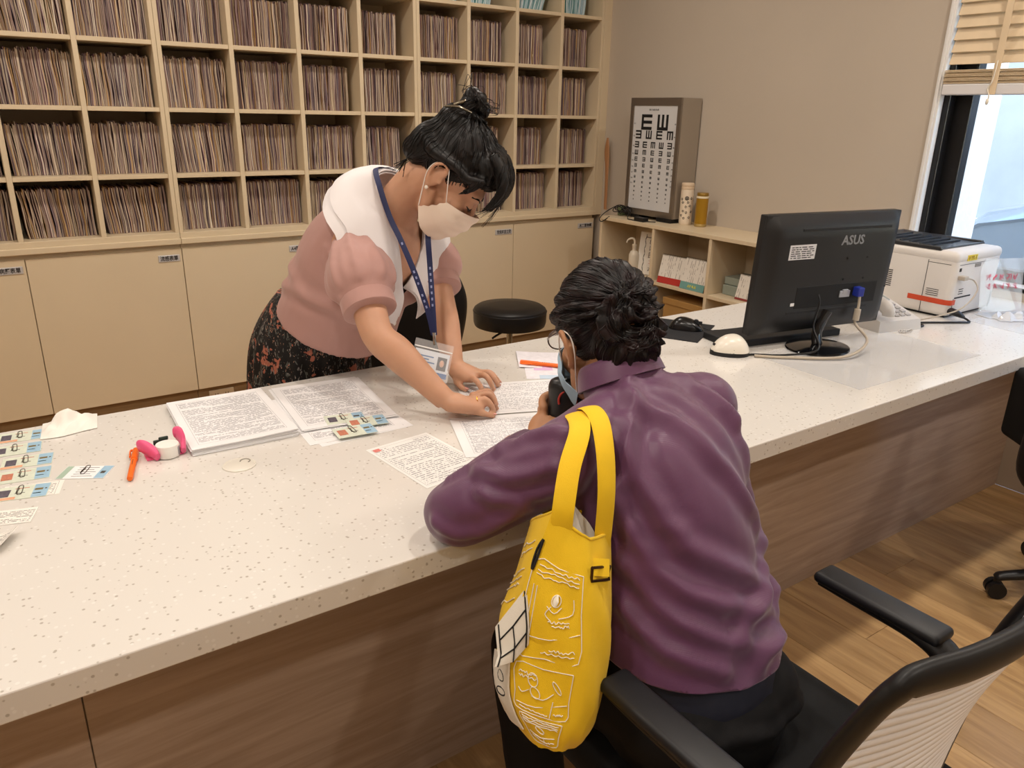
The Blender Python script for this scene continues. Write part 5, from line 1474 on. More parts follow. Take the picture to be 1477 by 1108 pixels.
for x in (-1, 1):
    hp = V((-.046, -1.735, .72))-right*(.070*x)
    limb(b, [hp, hp+V((0, .02, -.28)), hp+V((0, .03, -.38)), V((hp.x, hp.y+.04, .10))], [.070, .056, .050, .036])
    b.tube([V((hp.x, hp.y+.05, .035)), V((hp.x+.06, hp.y-.06, .03)), V((hp.x+.08, hp.y-.11, .022))], [(.032, .034), (.036, .026), (.026, .018)], 14)
# right hand, little finger towards the camera
b.tube([rw_, (.058, -2.372, .788), (.080, -2.372, .780), (.104, -2.365, .781)], [(.027, .022), (.034, .021), (.039, .019), (.036, .013)], 16, up=[(0, 0, 1)]*4)
rf = [[(.0760, -2.3900, .773), (.0905, -2.4050, .770), (.1090, -2.4080, .763), (.1255, -2.4110, .757)],
      [(.0900, -2.3810, .785), (.1110, -2.3950, .795), (.1230, -2.4050, .780), (.1345, -2.3975, .7585)],
      [(.1040, -2.3620, .788), (.1295, -2.3780, .799), (.1420, -2.3860, .783), (.1520, -2.3810, .7585)],
      [(.1130, -2.3420, .786), (.1430, -2.3570, .796), (.1560, -2.3630, .780), (.1660, -2.3580, .7585)],
      [(.0600, -2.3450, .778), (.0880, -2.3200, .770), (.1150, -2.3170, .762), (.1320, -2.3220, .758)]]
for i, f in enumerate(rf): finger(b, f, .0094 if i == 4 else .0086, .0070 if i != 0 else .0064)
# left hand, thumb towards the camera
b.tube([lw_, (.178, -2.185, .789), (.190, -2.205, .784), (.203, -2.220, .783)], [(.026, .022), (.033, .021), (.039, .018), (.037, .013)], 16, up=[(0, 0, 1)]*4)
lf = [[(.1775, -2.2240, .783), (.1750, -2.2540, .787), (.1800, -2.2690, .774), (.1880, -2.2660, .7580)],
      [(.1935, -2.2230, .786), (.2000, -2.2590, .795), (.2070, -2.2730, .779), (.2190, -2.2670, .7580)],
      [(.2100, -2.2120, .785), (.2230, -2.2400, .792), (.2330, -2.2520, .777), (.2450, -2.2490, .7580)],
      [(.2220, -2.1980, .781), (.2390, -2.2180, .785), (.2500, -2.2290, .772), (.2600, -2.2290, .7575)],
      [(.1620, -2.1800, .778), (.1530, -2.2030, .770), (.1540, -2.2200, .763), (.1600, -2.2350, .758)]]
for i, f in enumerate(lf): finger(b, f, .0092 if i == 4 else .0085, .0068)
body = mesh_obj('body', remesh(b, .0042, 5, .5), M_skin, WB, world=True)
# nails
M_nail = mat('nail', '#e0a49a', .25)
for f in rf[:4]+lf:
    p, q = V(f[-1]), V(f[-2]); d = (p-q).normalized()
    up_ = (V((0, 0, 1))-d*d.z).normalized()
    obj('fingernail', MB().ell(p+up_*.0052+d*.001, (.0045, .0060, .0018), axes(d, up_), 10, 8), M_nail, WB, 60, world=True)

# blouse: body of the blouse, puff sleeves
M_blouse = mat('blouse_pink', '#b48a82', .62, sheen=.15, bump=.06, bscale=500)
bl_ = MB()
bl_.tube([V((-.014, -1.862, .866)), V((-.006, -1.882, .910)), V((.010, -1.920, .990)), V((.036, -1.955, 1.068)), V((.064, -1.985, 1.118)), V((.084, -2.010, 1.150))], [(.160, .156), (.158, .154), (.158, .148), (.165, .135), (.160, .098), (.09, .06)], 32, up=FR)
bl_.ell(tw(.06, .085, -.185), (.06, .05, .055), TW); bl_.ell(tw(-.06, .085, -.185), (.06, .05, .055), TW)
def puff(s, e, side):
    d = (e-s); P = [s-d*.02, s+d*.16, s+d*.34, s+d*.50, s+d*.60, s+d*.66]
    bl_.tube(P, [.044, .064, .078, .077, .062, .058], 24)
puff(rsh+V((-.012, -.012, 0)), re, 1); puff(lsh+V((.01, .01, 0)), le, -1)
bm_me = remesh(bl_, .006, 6, .5)
gath = []
for k in range(9):     # gathers running down the puff sleeve
    a = 2*PI*k/9; d = (re-rsh).normalized(); u_ = d.orthogonal().normalized(); w_ = d.cross(u_)
    o_ = (u_*math.cos(a)+w_*math.sin(a))
    gath.append(([rsh+d*.0+o_*.062, rsh+d*.07+o_*.086, rsh+d*.135+o_*.070], .0035, .009))
gath += [([V((-.118, -1.80, .955)), V((-.05, -1.95, .975)), V((.03, -2.04, .985))], .005, .014), ([V((-.105, -1.76, .915)), V((-.03, -1.93, .925)), V((.05, -2.02, .905))], .005, .014), ([V((-.09, -1.84, 1.02)), V((-.06, -1.93, .99)), V((-.02, -2.0, .93))], .005, .016), ([V((-.06, -1.74, .865)), V((.02, -1.94, .865)), V((.05, -1.98, .845))], .004, .016),
         ([V((.02, -2.08, 1.04)), V((.03, -2.05, .96)), V((.01, -2.0, .87))], .004, .015)]
folds(bm_me, gath, .0012, 26)
def neck_hole(p):
    q = twi @ (p-neckb)
    if q.y > .0: return q.z > -.165 and abs(q.x) < .012+.36*(q.z+.165)
    return q.z > -.028 and abs(q.x) < .085
cut(bm_me, neck_hole)
from mathutils.bvhtree import BVHTree
bv_ = BVHTree.FromPolygons([v.co for v in bm_me.vertices], [p.vertices[:] for p in bm_me.polygons])
btn = [bv_.ray_cast(tw(-.004, .40, z), -FR) for z in (-.215, -.255, -.295, -.33)]
btn = [(h_[0].copy(), h_[1].copy()) for h_ in btn if h_[0] is not None]
mesh_obj('blouse', bm_me, M_blouse, WB, world=True)
for p_, n2_ in btn:
    obj('button', MB().lathe([(.0005, .003), (.003, .003), (.0042, .004), (.0055, .0035), (.0058, .001), (.0055, -.001)], 18, frame(p_, n2_.orthogonal(), n2_)), mat('pearl', '#efe6da', .15), WB, 50, world=True)
# cuffs
for s, e in ((rsh+V((-.012, -.012, 0)), re), (lsh+V((.01, .01, 0)), le)):
    d = e-s
    obj('cuff', MB().tube([s+d*.60, s+d*.63, s+d*.76, s+d*.775], [.056, .061, .061, .056], 32, smooth=False), M_blouse, WB, 50, world=True)
# buttons and placket
# collar: wide white cape collar with a doubled wavy edge
M_collar = mat('collar_white', '#e6e1e2', .7, sheen=.1, bump=.05, bscale=600)
CI = [(.004, .112, -.165), (.024, .106, -.120), (.050, .070, -.045), (.064, .010, .008), (.054, -.040, .036), (.028, -.058, .046), (0, -.064, .048)]
CO = [(.040, .160, -.245), (.100, .150, -.215), (.165, .112, -.140), (.192, .022, -.080), (.160, -.065, -.055), (.085, -.118, -.045), (0, -.130, -.042)]
def crow(tab, t):
    n = len(tab)-1; x = t*n; i = min(int(x), n-1); f = x-i
    return [crs(tab[max(i-1, 0)][k], tab[i][k], tab[i+1][k], tab[min(i+2, n)][k], f) for k in (0, 1, 2)]
def collar(off, ext, name):
    g = []
    N_ = 56
    for i in range(N_+1):
        t = i/N_; s = 1 if t <= .5 else -1; tt = t*2 if t <= .5 else (1-t)*2
        a, c = crow(CI, tt), crow(CO, tt); r = []
        for j in range(13):
            v = j/12*ext
            p = [a[k]+(c[k]-a[k])*v for k in range(3)]
            h = .036*math.sin(PI*min(1, v*.80+.03))+off+.0045*math.sin(i*.9)*v*v*v
            p[2] += h*.9; p[1] += h*.35*(1 if p[1] > 0 else -1); p[0] += h*.15
            r.append(tw(s*p[0], p[1], p[2]))
        g.append(r)
    return obj(name, MB().sheet(g, .0022), M_collar, WB, 60, world=True)
collar(.004, 1.0, 'collar'); collar(.010, .86, 'collar_upper_layer')
# skirt
M_sk = bpy.data.materials.new('floral_skirt'); M_sk.use_nodes = True
nt = M_sk.node_tree; bs = nt.nodes['Principled BSDF']; L = nt.links.new
tc = nt.nodes.new('ShaderNodeTexCoord'); base = None
def fleck(prev, scale, thr, colr, seed, stretch, pick):
    mp_ = nt.nodes.new('ShaderNodeMapping'); mp_.inputs['Location'].default_value = (seed, seed*1.7, seed*.3); mp_.inputs['Scale'].default_value = stretch; mp_.inputs['Rotation'].default_value = (0, .3*seed, .5*seed)
    L(tc.outputs['Object'], mp_.inputs[0])
    nz = nt.nodes.new('ShaderNodeTexNoise'); nz.inputs['Scale'].default_value = scale*1.4; L(mp_.outputs[0], nz.inputs['Vector'])
    ad = nt.nodes.new('ShaderNodeMix'); ad.data_type = 'RGBA'; ad.inputs[0].default_value = .06; L(mp_.outputs[0], ad.inputs[6]); L(nz.outputs['Color'], ad.inputs[7])
    v = nt.nodes.new('ShaderNodeTexVoronoi'); v.inputs['Scale'].default_value = scale; L(ad.outputs[2], v.inputs['Vector'])
    lt = nt.nodes.new('ShaderNodeMath'); lt.operation = 'LESS_THAN'; lt.inputs[1].default_value = thr; L(v.outputs['Distance'], lt.inputs[0])
    sp = nt.nodes.new('ShaderNodeSeparateColor'); L(v.outputs['Color'], sp.inputs[0])
    gt = nt.nodes.new('ShaderNodeMath'); gt.operation = 'GREATER_THAN'; gt.inputs[1].default_value = pick; L(sp.outputs[0], gt.inputs[0])
    mu = nt.nodes.new('ShaderNodeMath'); mu.operation = 'MULTIPLY'; L(lt.outputs[0], mu.inputs[0]); L(gt.outputs[0], mu.inputs[1])
    mx_ = nt.nodes.new('ShaderNodeMix'); mx_.data_type = 'RGBA'; L(mu.outputs[0], mx_.inputs[0]); mx_.inputs[7].default_value = srgb(colr)
    if prev is None: mx_.inputs[6].default_value = srgb('#0d0c0e')
    else: L(prev, mx_.inputs[6])
    return mx_.outputs[2]
c_ = fleck(None, 70, .34, '#5e615c', 1.0, (1, 1, .35), .45)
c_ = fleck(c_, 62, .28, '#8b8580', 2.3, (1, 1, .4), .6)
c_ = fleck(c_, 34, .42, '#b26a55', 3.1, (1, 1, .8), .62)
c_ = fleck(c_, 80, .26, '#c79a80', 4.7, (1, 1, .6), .7)
L(c_, bs.inputs['Base Color']); bs.inputs['Roughness'].default_value = .7
sk = MB()
# pleated loops, each a closed ring around the hips
rings = [(V((-.026, -1.806, .945)), .128, .112), (V((-.034, -1.772, .88)), .148, .140), (V((-.042, -1.742, .80)), .164, .158), (V((-.046, -1.728, .70)), .170, .166), (V((-.046, -1.72, .50)), .185, .18), (V((-.046, -1.71, .33)), .20, .19)]
NR = 144; vs = []; fs_ = []
lv = []
for i in range(len(rings)-1):
    for j in range(6): lv.append((i, j/6))
lv.append((len(rings)-2, 1.0))
lt_ = V((fh.y, -fh.x, 0))*-1
axx = V((.80, .60, 0)); axy = V((-.60, .80, 0))
for (i, f) in lv:
    r0, r1, r2, r3 = rings[max(i-1, 0)], rings[i], rings[i+1], rings[min(i+2, len(rings)-1)]
    c = cr(r0[0], r1[0], r2[0], r3[0], f); a_ = crs(r0[1], r1[1], r2[1], r3[1], f); b_ = crs(r0[2], r1[2], r2[2], r3[2], f)
    k = min(1, max(0, (.92-c.z)/.2))
    for q in range(NR):
        th = 2*PI*q/NR; w_ = 1+k*.030*math.sin(24*th+.8*math.sin(3*th))+k*.012*math.sin(11*th+2)
        vs.append(c+axx*(a_*w_*math.cos(th))+axy*(b_*w_*math.sin(th)))
n_ = len(lv)
for i in range(n_-1):
    for q in range(NR):
        k = (q+1) % NR; fs_.append((i*NR+q, i*NR+k, (i+1)*NR+k, (i+1)*NR+q))
fs_.append(tuple(range(NR)))
for v_ in vs: v_.y = max(v_.y, -1.928)
obj('skirt', MB().add(vs, fs_), M_sk, WB, 70, world=True)
for hpx in (-1, 1):
    hp = V((-.046, -1.735, 0))-right*(.085*hpx)
    obj('shoe', MB().tube([V((hp.x-.01, hp.y+.085, .045)), V((hp.x, hp.y+.05, .042)), V((hp.x+.06, hp.y-.06, .036)), V((hp.x+.085, hp.y-.125, .026))], [(.030, .040), (.040, .041), (.042, .034), (.028, .022)], 16), M_blackp, WB, 60, world=True)

# hair: cap, back roll, top knot, fringe
M_hair = hair_mat('black_hair', '#0b0908', '#1e1512')
h = MB()
E = lambda c, r, R_=None: h.ell(hw(*c), r, RW @ R_ if R_ is not None else RW, 28, 20)
E((0, -.012, .052), (.080, .098, .088)); E((0, -.070, .020), (.072, .048, .062)); E((0, -.082, -.012), (.056, .034, .030))
E((0, .052, .090), (.072, .055, .050)); E((0, -.062, .095), (.060, .050, .045))
E((.004, -.070, .140), (.030, .030, .030)); E((.002, -.085, .160), (.022, .024, .022)); E((-.012, -.055, .150), (.024, .022, .026)); E((.018, -.072, .168), (.014, .018, .018))
# fringe falls away from the forehead
for k in range(15):
    a = -1+2*k/14
    h.tube([hw(.060*a, .040, .125), hw(.070*a, .092, .110), hw(.074*a, .118, .085-.006*abs(a)), hw(.070*a, .124+.006*math.cos(3*a), .052-.010*(k % 3))], [.013, .013, .010, .003], 10)
for q in (-1, 1):     # hair swept from temple over the ear
    h.tube([hw(q*.070, .075, .075), hw(q*.079, .045, .050), hw(q*.082, .010, .046), hw(q*.078, -.045, .030), hw(q*.050, -.090, .030)], [.012, .012, .011, .014, .016], 10)
    h.tube([hw(q*.073, .070, .055), hw(q*.075, .062, .028), hw(q*.074, .056, .008)], [.007, .005, .0015], 8)
hm = remesh(h, .0042, 4, .5)
rg = random.Random(21); hl = []
for k in range(70):     # combed ridges from the hairline back to the knot
    q = rg.uniform(-1, 1); y0 = rg.uniform(-.02, .10)
    hl.append(([hw(.085*q, y0, .05+.06*(1-abs(q))), hw(.075*q, (y0-.06)*.8, .10+.03*(1-abs(q))), hw(.03*q, -.06, .140)], rg.uniform(.0012, .0026), rg.uniform(.003, .005)))
folds(hm, hl, .0010, 55)
kn = hw(0, -.072, .145)
def dirw(p):
    q = RW.inverted() @ (p-HW)
    if q.y > .055 and q.z > .03: return RW @ V((q.x*2.0, .35, -1))
    return (kn-p)+RW @ V((.02*math.sin(q.x*60), 0, .02))
str_ = strands(hm, 1500, dirw, 5)
obj('hair_strands', str_, M_hair, WB, 60, world=True)['kind'] = 'stuff'
hair = mesh_obj('hair', hm, M_hair, WB, world=True)
mb = MB(); rg = random.Random(8)
for k in range(90):     # loose strands
    a = rg.uniform(-1, 1)
    if k < 34: P = [hw(.05*a, .06, .13), hw(.066*a, .115, .10), hw(.072*a, .132, .065), hw(.070*a+.008*rg.uniform(-1, 1), .128+.02*rg.uniform(-1, 1), .020+.02*rg.uniform(-1, 1))]
    elif k < 62:
        an = rg.uniform(0, 6.28); r_ = rg.uniform(.02, .04)
        P = [hw(0, -.072, .14), hw(r_*math.cos(an), -.072+r_*math.sin(an), .17), hw(1.3*r_*math.cos(an+.6), -.072+1.5*r_*math.sin(an+.6), .172+.02*rg.uniform(-1, 1)), hw(1.0*r_*math.cos(an+1.5), -.08+1.3*r_*math.sin(an+1.5), .15)]
    else:
        q = rg.choice((-1, 1)); P = [hw(q*.06, -.075, .0), hw(q*.062, -.075, -.03), hw(q*(.055+.01*rg.random()), -.07+.02*rg.uniform(-1, 1), -.055-.02*rg.random())]
    mb.tube(P, .0006, 4, sub=4)
o = obj('loose_strands', mb, M_hair, WB, 60, world=True); o['kind'] = 'stuff'
mb = MB()
for q in (-1, 1):
    mb.tube([hw(.030*q+.02, -.105, .105), hw(.036*q+.02, -.085, .128), hw(.022*q+.02, -.060, .140)], [(.0045, .003)]*3, 8)
mb.tube([hw(.012+.022*math.cos(a), -.098+.012*math.sin(a), .120+.030*math.sin(a)) for a in [PI*i/10 for i in range(11)]], .0038, 8)
obj('hair_clip', mb, mat('clip_metal', '#8a8272', .25, metal=.9), WB, 60, world=True)['label'] = 'silver claw clip'
# face
mb = MB()
for q in (-1, 1):
    mb.tube([hw(q*.020, .100, .028), hw(q*.034, .094, .032), hw(q*.048, .080, .027)], [(.0016, .0024)]*3, 6)
obj('eyebrow', mb, M_hair, WB, 60, world=True)['kind'] = 'stuff'
mb = MB()
for q in (-1, 1):
    mb.tube([hw(q*.018, .0985, .004), hw(q*.030, .0985, .000), hw(q*.042, .088, .003)], .0013, 6)
    for k in range(6):
        x = .020+.004*k; mb.tube([hw(q*x, .098-.0012*k, .001), hw(q*x*1.03, .105-.0012*k, -.004)], [.0007, .0003], 4, smooth=False)
obj('eyelash', mb, M_hair, WB, 60, world=True)['kind'] = 'stuff'
for q in (-1, 1):
    obj('earring', MB().ell(hw(q*.082, .000, -.033), (.0042,)*3), mat('pearl', '#efe6da', .15), WB, 60, world=True)
M_mask1 = mat('mask_cream', '#efdccb', .75, bump=.04, bscale=800)
mask_mesh(HW, RW, 1.0, M_mask1, WB, mat('strap_white', '#eee8e2', .7))
# ring on the ring finger
p0, p1 = V(rf[1][0]), V(rf[1][1]); d = (p1-p0).normalized(); c = p0.lerp(p1, .45); u_ = d.orthogonal().normalized(); w_ = d.cross(u_)
obj('finger_ring', MB().tube([c+u_*(.0098*math.cos(a))+w_*(.0098*math.sin(a)) for a in [2*PI*i/20 for i in range(21)]], [(.0011, .0024)]*21, 6, smooth=False), mat('gold', '#d9a52e', .2, metal=1.0), WB, 60, world=True)

# lanyard with name badge
LY = thing('name_badge', 'name badge in a clear sleeve on a navy lanyard hanging from the woman\'s neck', 'badge', (.08, -2.235, .80))
M_navy = mat('lanyard_navy', '#1c2450', .6)
def ribbon(pts, w, nrm, m, name, par, th=.0012):
    obj(name, MB().tube(pts, [(w/2, th/2)]*len(pts), 8, up=nrm), m, par, 60, world=True)
nv = V((-.55, -.80, .2))
ribbon([tw(.0, -.082, .058), tw(.045, -.066, .066), tw(.076, -.010, .052), tw(.084, .050, .018), V((.038, -2.150, 1.118)), V((.052, -2.190, 1.045)), V((.070, -2.212, .965)), V((.0800, -2.222, .905))], .013, [(-.3, .3, 1), (-.3, 0, 1), (-.6, -.5, .6), (-.6, -.7, .4)]+[tuple(nv)]*4, M_navy, 'strap', LY)
ribbon([tw(.0, -.082, .058), tw(-.045, -.066, .066), tw(-.074, -.010, .052), tw(-.058, .070, .0), V((.108, -2.150, 1.130)), V((.100, -2.172, 1.06)), V((.088, -2.205, .965)), V((.0815, -2.222, .905))], .013, [(.3, .3, 1), (.3, 0, 1), (.6, .3, .6), (.0, -.8, .4)]+[tuple(nv)]*4, M_navy, 'strap', LY)
mb = MB(); rg = random.Random(3)
for A, Bq, n in ((V((.052, -2.190, 1.045)), V((.070, -2.212, .965)), 6), (V((.100, -2.172, 1.06)), V((.088, -2.205, .965)), 7), (V((.038, -2.150, 1.118)), V((.052, -2.190, 1.045)), 6)):
    for k in range(n):
        p = A.lerp(Bq, (k+.5)/n)+nv.normalized()*.0016; d = (Bq-A).normalized()
        mb.cbox((0, 0, 0), (.006, .004, .0006), frame(p, d, nv))
obj('strap_print', mb, mat('lanyard_print', '#8f97c0', .6), LY, world=True)['kind'] = 'stuff'
obj('swivel_clip', MB().tube([(.0808, -2.222, .912), (.0805, -2.2235, .897), (.0800, -2.2255, .884)], [.0045, .0035, .0048], 10), M_chrome, LY, 60, world=True)
BX = V((.078, -.039, -.024)).normalized(); BD = V((-.020, -.040, -.075)).normalized()
BF = frame((.0805, -2.226, .886), BX, -BD)        # x across, z up, y = away from the reader
slv = obj('sleeve', MB().rbox(-.046, .046, -.0014, .0014, -.088, .004, .001, BF, 1), mat('badge_sleeve', (.90, .90, .91, 1), .12, alpha=.16, spec=.7), LY, world=True)
s_y = BF.col[1].to_3d(); vdir = (CAM-V((.08, -2.226, .86)))
sg = -1 if s_y.dot(vdir) < 0 else 1
def bflat(n, x0, x1, z0, z1, k, m, par): return obj(n, MB().box(x0, x1, min(sg*.0004*k, sg*.0004*(k+1)), max(sg*.0004*k, sg*.0004*(k+1)), z0, z1, BF), m, par, world=True)
cd_ = bflat('card', -.041, .041, -.080, -.020, 0, mat('badge_card', '#d6dce4', .4), LY)
bflat('blue_band', -.041, .041, -.080, -.068, 1, mat('badge_blue', '#4a6fa3', .4), cd_)
bflat('portrait', .014, .036, -.062, -.030, 1, mat('badge_portrait_bg', '#5f6266', .5), cd_)
fx_ = .025
obj('portrait_face', MB().ell(BF @ V((fx_, sg*.0009, -.045)), (.0055, .0006, .0085), BF.to_3x3(), 14, 8), mat('badge_face', '#cfae9c', .6), cd_, 60, world=True)
for (x0, x1, z0) in ((-.036, .004, -.036), (-.036, -.006, -.043), (-.030, .008, -.050), (-.036, -.010, -.058)):
    bflat('print_line', x0, x1, z0, z0+.003, 1, mat('badge_print', '#5d7ea6', .5), cd_)
bflat('sleeve_seal', -.045, .045, -.016, -.013, 3, M_trim, slv)
# blouse buttons sit on the surface, found by casting towards the body
# ---------------------------------------------------------------- the seated woman
CB = thing('person', 'person in purple top sitting at the counter with back turned', 'person', (.09, -3.12, 0))
HC_ = V((.0954, -2.8048, 1.0373))
fh2 = V((.20, .98, 0)).normalized(); p2 = math.radians(16)
RC = axes(fh2*math.cos(p2)-V((0, 0, 1))*math.sin(p2), fh2*math.sin(p2)+V((0, 0, 1))*math.cos(p2))
RC = RC @ Matrix.Rotation(math.radians(-7), 3, 'Y')
hc = lambda x, y, z: HC_+RC @ V((x, y, z))
crs_, cls_ = V((.222, -2.915, .925)), V((-.088, -2.938, .918))      # shoulders
cle, clw = V((-.205, -2.812, .797)), V((.006, -2.742, .848))
cre, crw = V((.285, -2.70, .800)), V((.130, -2.62, .785))
F2 = V((.05, .88, -.46)).normalized()
b = MB()
head_shapes(b, HC_, RC, 1.0)
b.tube([V((.072, -2.885, .955)), V((.080, -2.850, .985)), hc(0, -.022, -.045), hc(0, -.01, 0)], [(.064, .058), (.055, .052), (.054, .054), (.045, .05)], 20)
b.tube([V((.075, -3.06, .52)), V((.075, -3.03, .66)), V((.076, -2.97, .80)), V((.075, -2.93, .90)), V((.073, -2.89, .955))], [(.155, .11), (.13, .10), (.14, .105), (.15, .09), (.07, .055)], 24, up=F2)
b.tube([crs_, cls_], [.045, .045], 14, smooth=False)
limb(b, [cls_, cls_.lerp(cle, .5), cle, cle.lerp(clw, .4), clw], [.045, .040, .034, .032, (.024, .026)])
limb(b, [crs_, crs_.lerp(cre, .5), cre, cre.lerp(crw, .4), crw], [.045, .040, .034, .032, (.024, .026)])
for q in (-1, 1):
    hp = V((.075+q*.08, -3.06, .535))
    KX = .10+q*.155
    limb(b, [hp, hp.lerp(V((KX, -2.80, .475)), .5), V((KX, -2.80, .475)), V((KX, -2.83, .28)), V((KX, -2.87, .07))], [.072, .062, .048, .042, .032])
    b.tube([V((KX, -2.89, .035)), V((KX, -2.79, .03)), V((KX, -2.74, .022))], [(.032, .032), (.036, .024), (.026, .016)], 14)
# left hand closes round the handheld device
DV = V((.070, -2.742, .908))
b.tube([clw, V((.020, -2.736, .866)), V((.034, -2.728, .880))], [(.025, .022), (.033, .018), (.030, .014)], 14)
cf = [[(.028, -2.722, .912), (.036, -2.708, .922), (.058, -2.700, .925), (.080, -2.702, .922)],
      [(.026, -2.724, .897), (.036, -2.706, .903), (.060, -2.698, .906), (.084, -2.702, .903)],
      [(.024, -2.728, .882), (.036, -2.708, .884), (.060, -2.700, .886), (.082, -2.704, .884)],
      [(.022, -2.734, .870), (.036, -2.714, .868), (.058, -2.708, .868), (.074, -2.712, .868)],
      [(.014, -2.758, .886), (.022, -2.772, .902), (.040, -2.782, .914), (.058, -2.784, .922)]]
cf = [[(x+.002, y+.004, z-.014) for x, y, z in f] for f in cf]
for i, f in enumerate(cf): finger(b, f, .0096 if i == 4 else .0086, .0070)
# right hand lies on the paper
b.tube([crw, V((.105, -2.605, .780)), V((.080, -2.600, .775))], [(.025, .021), (.034, .018), (.036, .014)], 14)
for k in range(4):
    y = -2.625+.017*k
    finger(b, [(.078, y, .774), (.055, y-.002, .778), (.036, y-.003, .768), (.022, y-.003, .7585)], .0085, .0066)
finger(b, [(.110, -2.578, .776), (.090, -2.562, .768), (.072, -2.560, .760)], .0092, .007)
mesh_obj('body', remesh(b, .0042, 5, .5), M_skin2, CB, world=True)

# purple top
def knit_mat():
    m = mat('purple_top', '#5d3455', .45, sheen=.25, bump=0, var=.05, vscale=12)
    nt = m.node_tree; bs = nt.nodes['Principled BSDF']; L = nt.links.new
    tc = nt.nodes.new('ShaderNodeTexCoord'); w = nt.nodes.new('ShaderNodeTexWave'); w.inputs['Scale'].default_value = 190; w.inputs['Distortion'].default_value = .6; w.bands_direction = 'Z'
    L(tc.outputs['Object'], w.inputs['Vector'])
    bp = nt.nodes.new('ShaderNodeBump'); bp.inputs['Strength'].default_value = .10; bp.inputs['Distance'].default_value = .001
    L(w.outputs['Fac'], bp.inputs['Height']); L(bp.outputs[0], bs.inputs['Normal'])
    return m
M_purple = knit_mat()
s = MB()
s.tube([V((.072, -3.090, .535)), V((.070, -3.058, .640)), V((.070, -3.020, .725)), V((.073, -2.978, .815)), V((.078, -2.940, .890)), V((.075, -2.910, .940)), V((.074, -2.885, .965))],
       [(.166, .132), (.158, .128), (.150, .126), (.156, .126), (.168, .112), (.140, .082), (.072, .060)], 36, up=F2)
s.tube([crs_, V((.075, -2.915, .945)), cls_], [.058, .062, .058], 20)
for p in (crs_, cls_): s.ell(p, (.062, .062, .060))
s.tube([cls_, cls_.lerp(cle, .45), cle+V((-.004, -.006, .004)), cle.lerp(clw, .25), cle.lerp(clw, .7), cle.lerp(clw, .92)], [.060, .060, .054, .052, .044, .036], 22, sub=8)
s.tube([crs_, crs_.lerp(cre, .5), cre, cre.lerp(crw, .4), cre.lerp(crw, .95)], [.060, .056, .050, .046, .034], 22, sub=8)
s.tube([V((.072, -2.895, .950)), V((.078, -2.862, .985)), V((.086, -2.845, 1.003))], [(.072, .066), (.066, .062), (.063, .060)], 24)
sm = remesh(s, .0055, 5, .5)
FO = [[(.0289, -2.9356, .9559), (.0705, -2.9817, .9162), (.1144, -3.0251, .8262), (.1574, -3.0586, .7280)],
      [(-.0098, -2.9401, .9427), (-.0025, -3.0013, .8722), (.0397, -3.0578, .7794), (.1203, -3.1077, .7040)],
      [(-.0347, -2.9901, .8762), (-.0231, -3.0464, .7942), (.0306, -3.1020, .7219), (.1414, -3.1353, .6740)],
      [(-.0607, -3.0352, .7892), (-.0334, -3.0931, .7290), (.0455, -3.1374, .6638), (.1518, -3.1599, .6336)],
      [(.1556, -2.9207, .9858), (.1627, -2.9691, .9147), (.1657, -3.0079, .8294), (.1949, -3.0541, .7393)],
      [(.2109, -3.0125, .8319), (.2054, -3.0627, .7663), (.2034, -3.1130, .6761)],
      [(-.0768, -3.0674, .7185), (-.0356, -3.1161, .6720), (.0315, -3.1403, .6342)],
      [(.20, -3.03, .77), (.14, -3.10, .71), (.07, -3.14, .68)], [(.23, -3.06, .70), (.17, -3.13, .655), (.09, -3.17, .63)],
      [(.10, -2.90, .985), (.13, -2.935, .955), (.16, -2.965, .90)], [(.05, -2.91, .975), (.01, -2.955, .93), (-.02, -2.985, .86)]]
GO = [[(-.1989, -2.8814, .8625), (-.1875, -2.9556, .8587), (-.1633, -3.0046, .8744)], [(-.1924, -2.8513, .8828), (-.1767, -2.9211, .8963), (-.1477, -2.9810, .9246)],
      [(-.1590, -2.8573, .9233), (-.1302, -2.9063, .9462), (-.1097, -2.9611, .9724)], [(-.2257, -2.8238, .8024), (-.2097, -2.8991, .8038), (-.1845, -2.9697, .8308)],
      [(-.21, -2.80, .85), (-.18, -2.84, .87), (-.13, -2.88, .90)], [(-.17, -2.79, .865), (-.13, -2.81, .885), (-.08, -2.83, .90)]]
folds(sm, [(f, .0085, .015) for f in FO]+[(g_, .006, .011) for g_ in GO], .0025, 13)
cut(sm, lambda p: (V((.086, -2.845, 1.003))-p).dot(V((.1, .5, .85)).normalized()) < .004 and (p-V((.086, -2.845, 1.003))).length < .075)
bmx = bmesh.new(); bmx.from_mesh(sm)
bmesh.ops.bisect_plane(bmx, geom=list(bmx.verts)+list(bmx.edges)+list(bmx.faces), plane_co=(.07, -3.14, .614), plane_no=(.06, -.06, 1), clear_inner=True)
bmx.to_mesh(sm); bmx.free(); sm.update()
top = mesh_obj('purple_top', solidify(sm, .0025), M_purple, CB, world=True)
# turned-down stand collar
g = []
for i in range(41):
    a = 2*PI*i/40; r = []
    for j in range(8):
        v = j/7; rr = .058+.014*v; zz = .020-.038*v+.010*math.sin(PI*v)
        c = V((.083, -2.852, .997)); u1 = V((1, .05, 0)); u2 = V((0, .86, -.5)); u3 = V((.05, .5, .86))
        r.append(c+u1*(rr*1.08*math.cos(a))+u2*(rr*math.sin(a))+u3*zz)
    g.append(r)
obj('collar', MB().sheet(g, .004), M_purple, CB, 70, world=True)
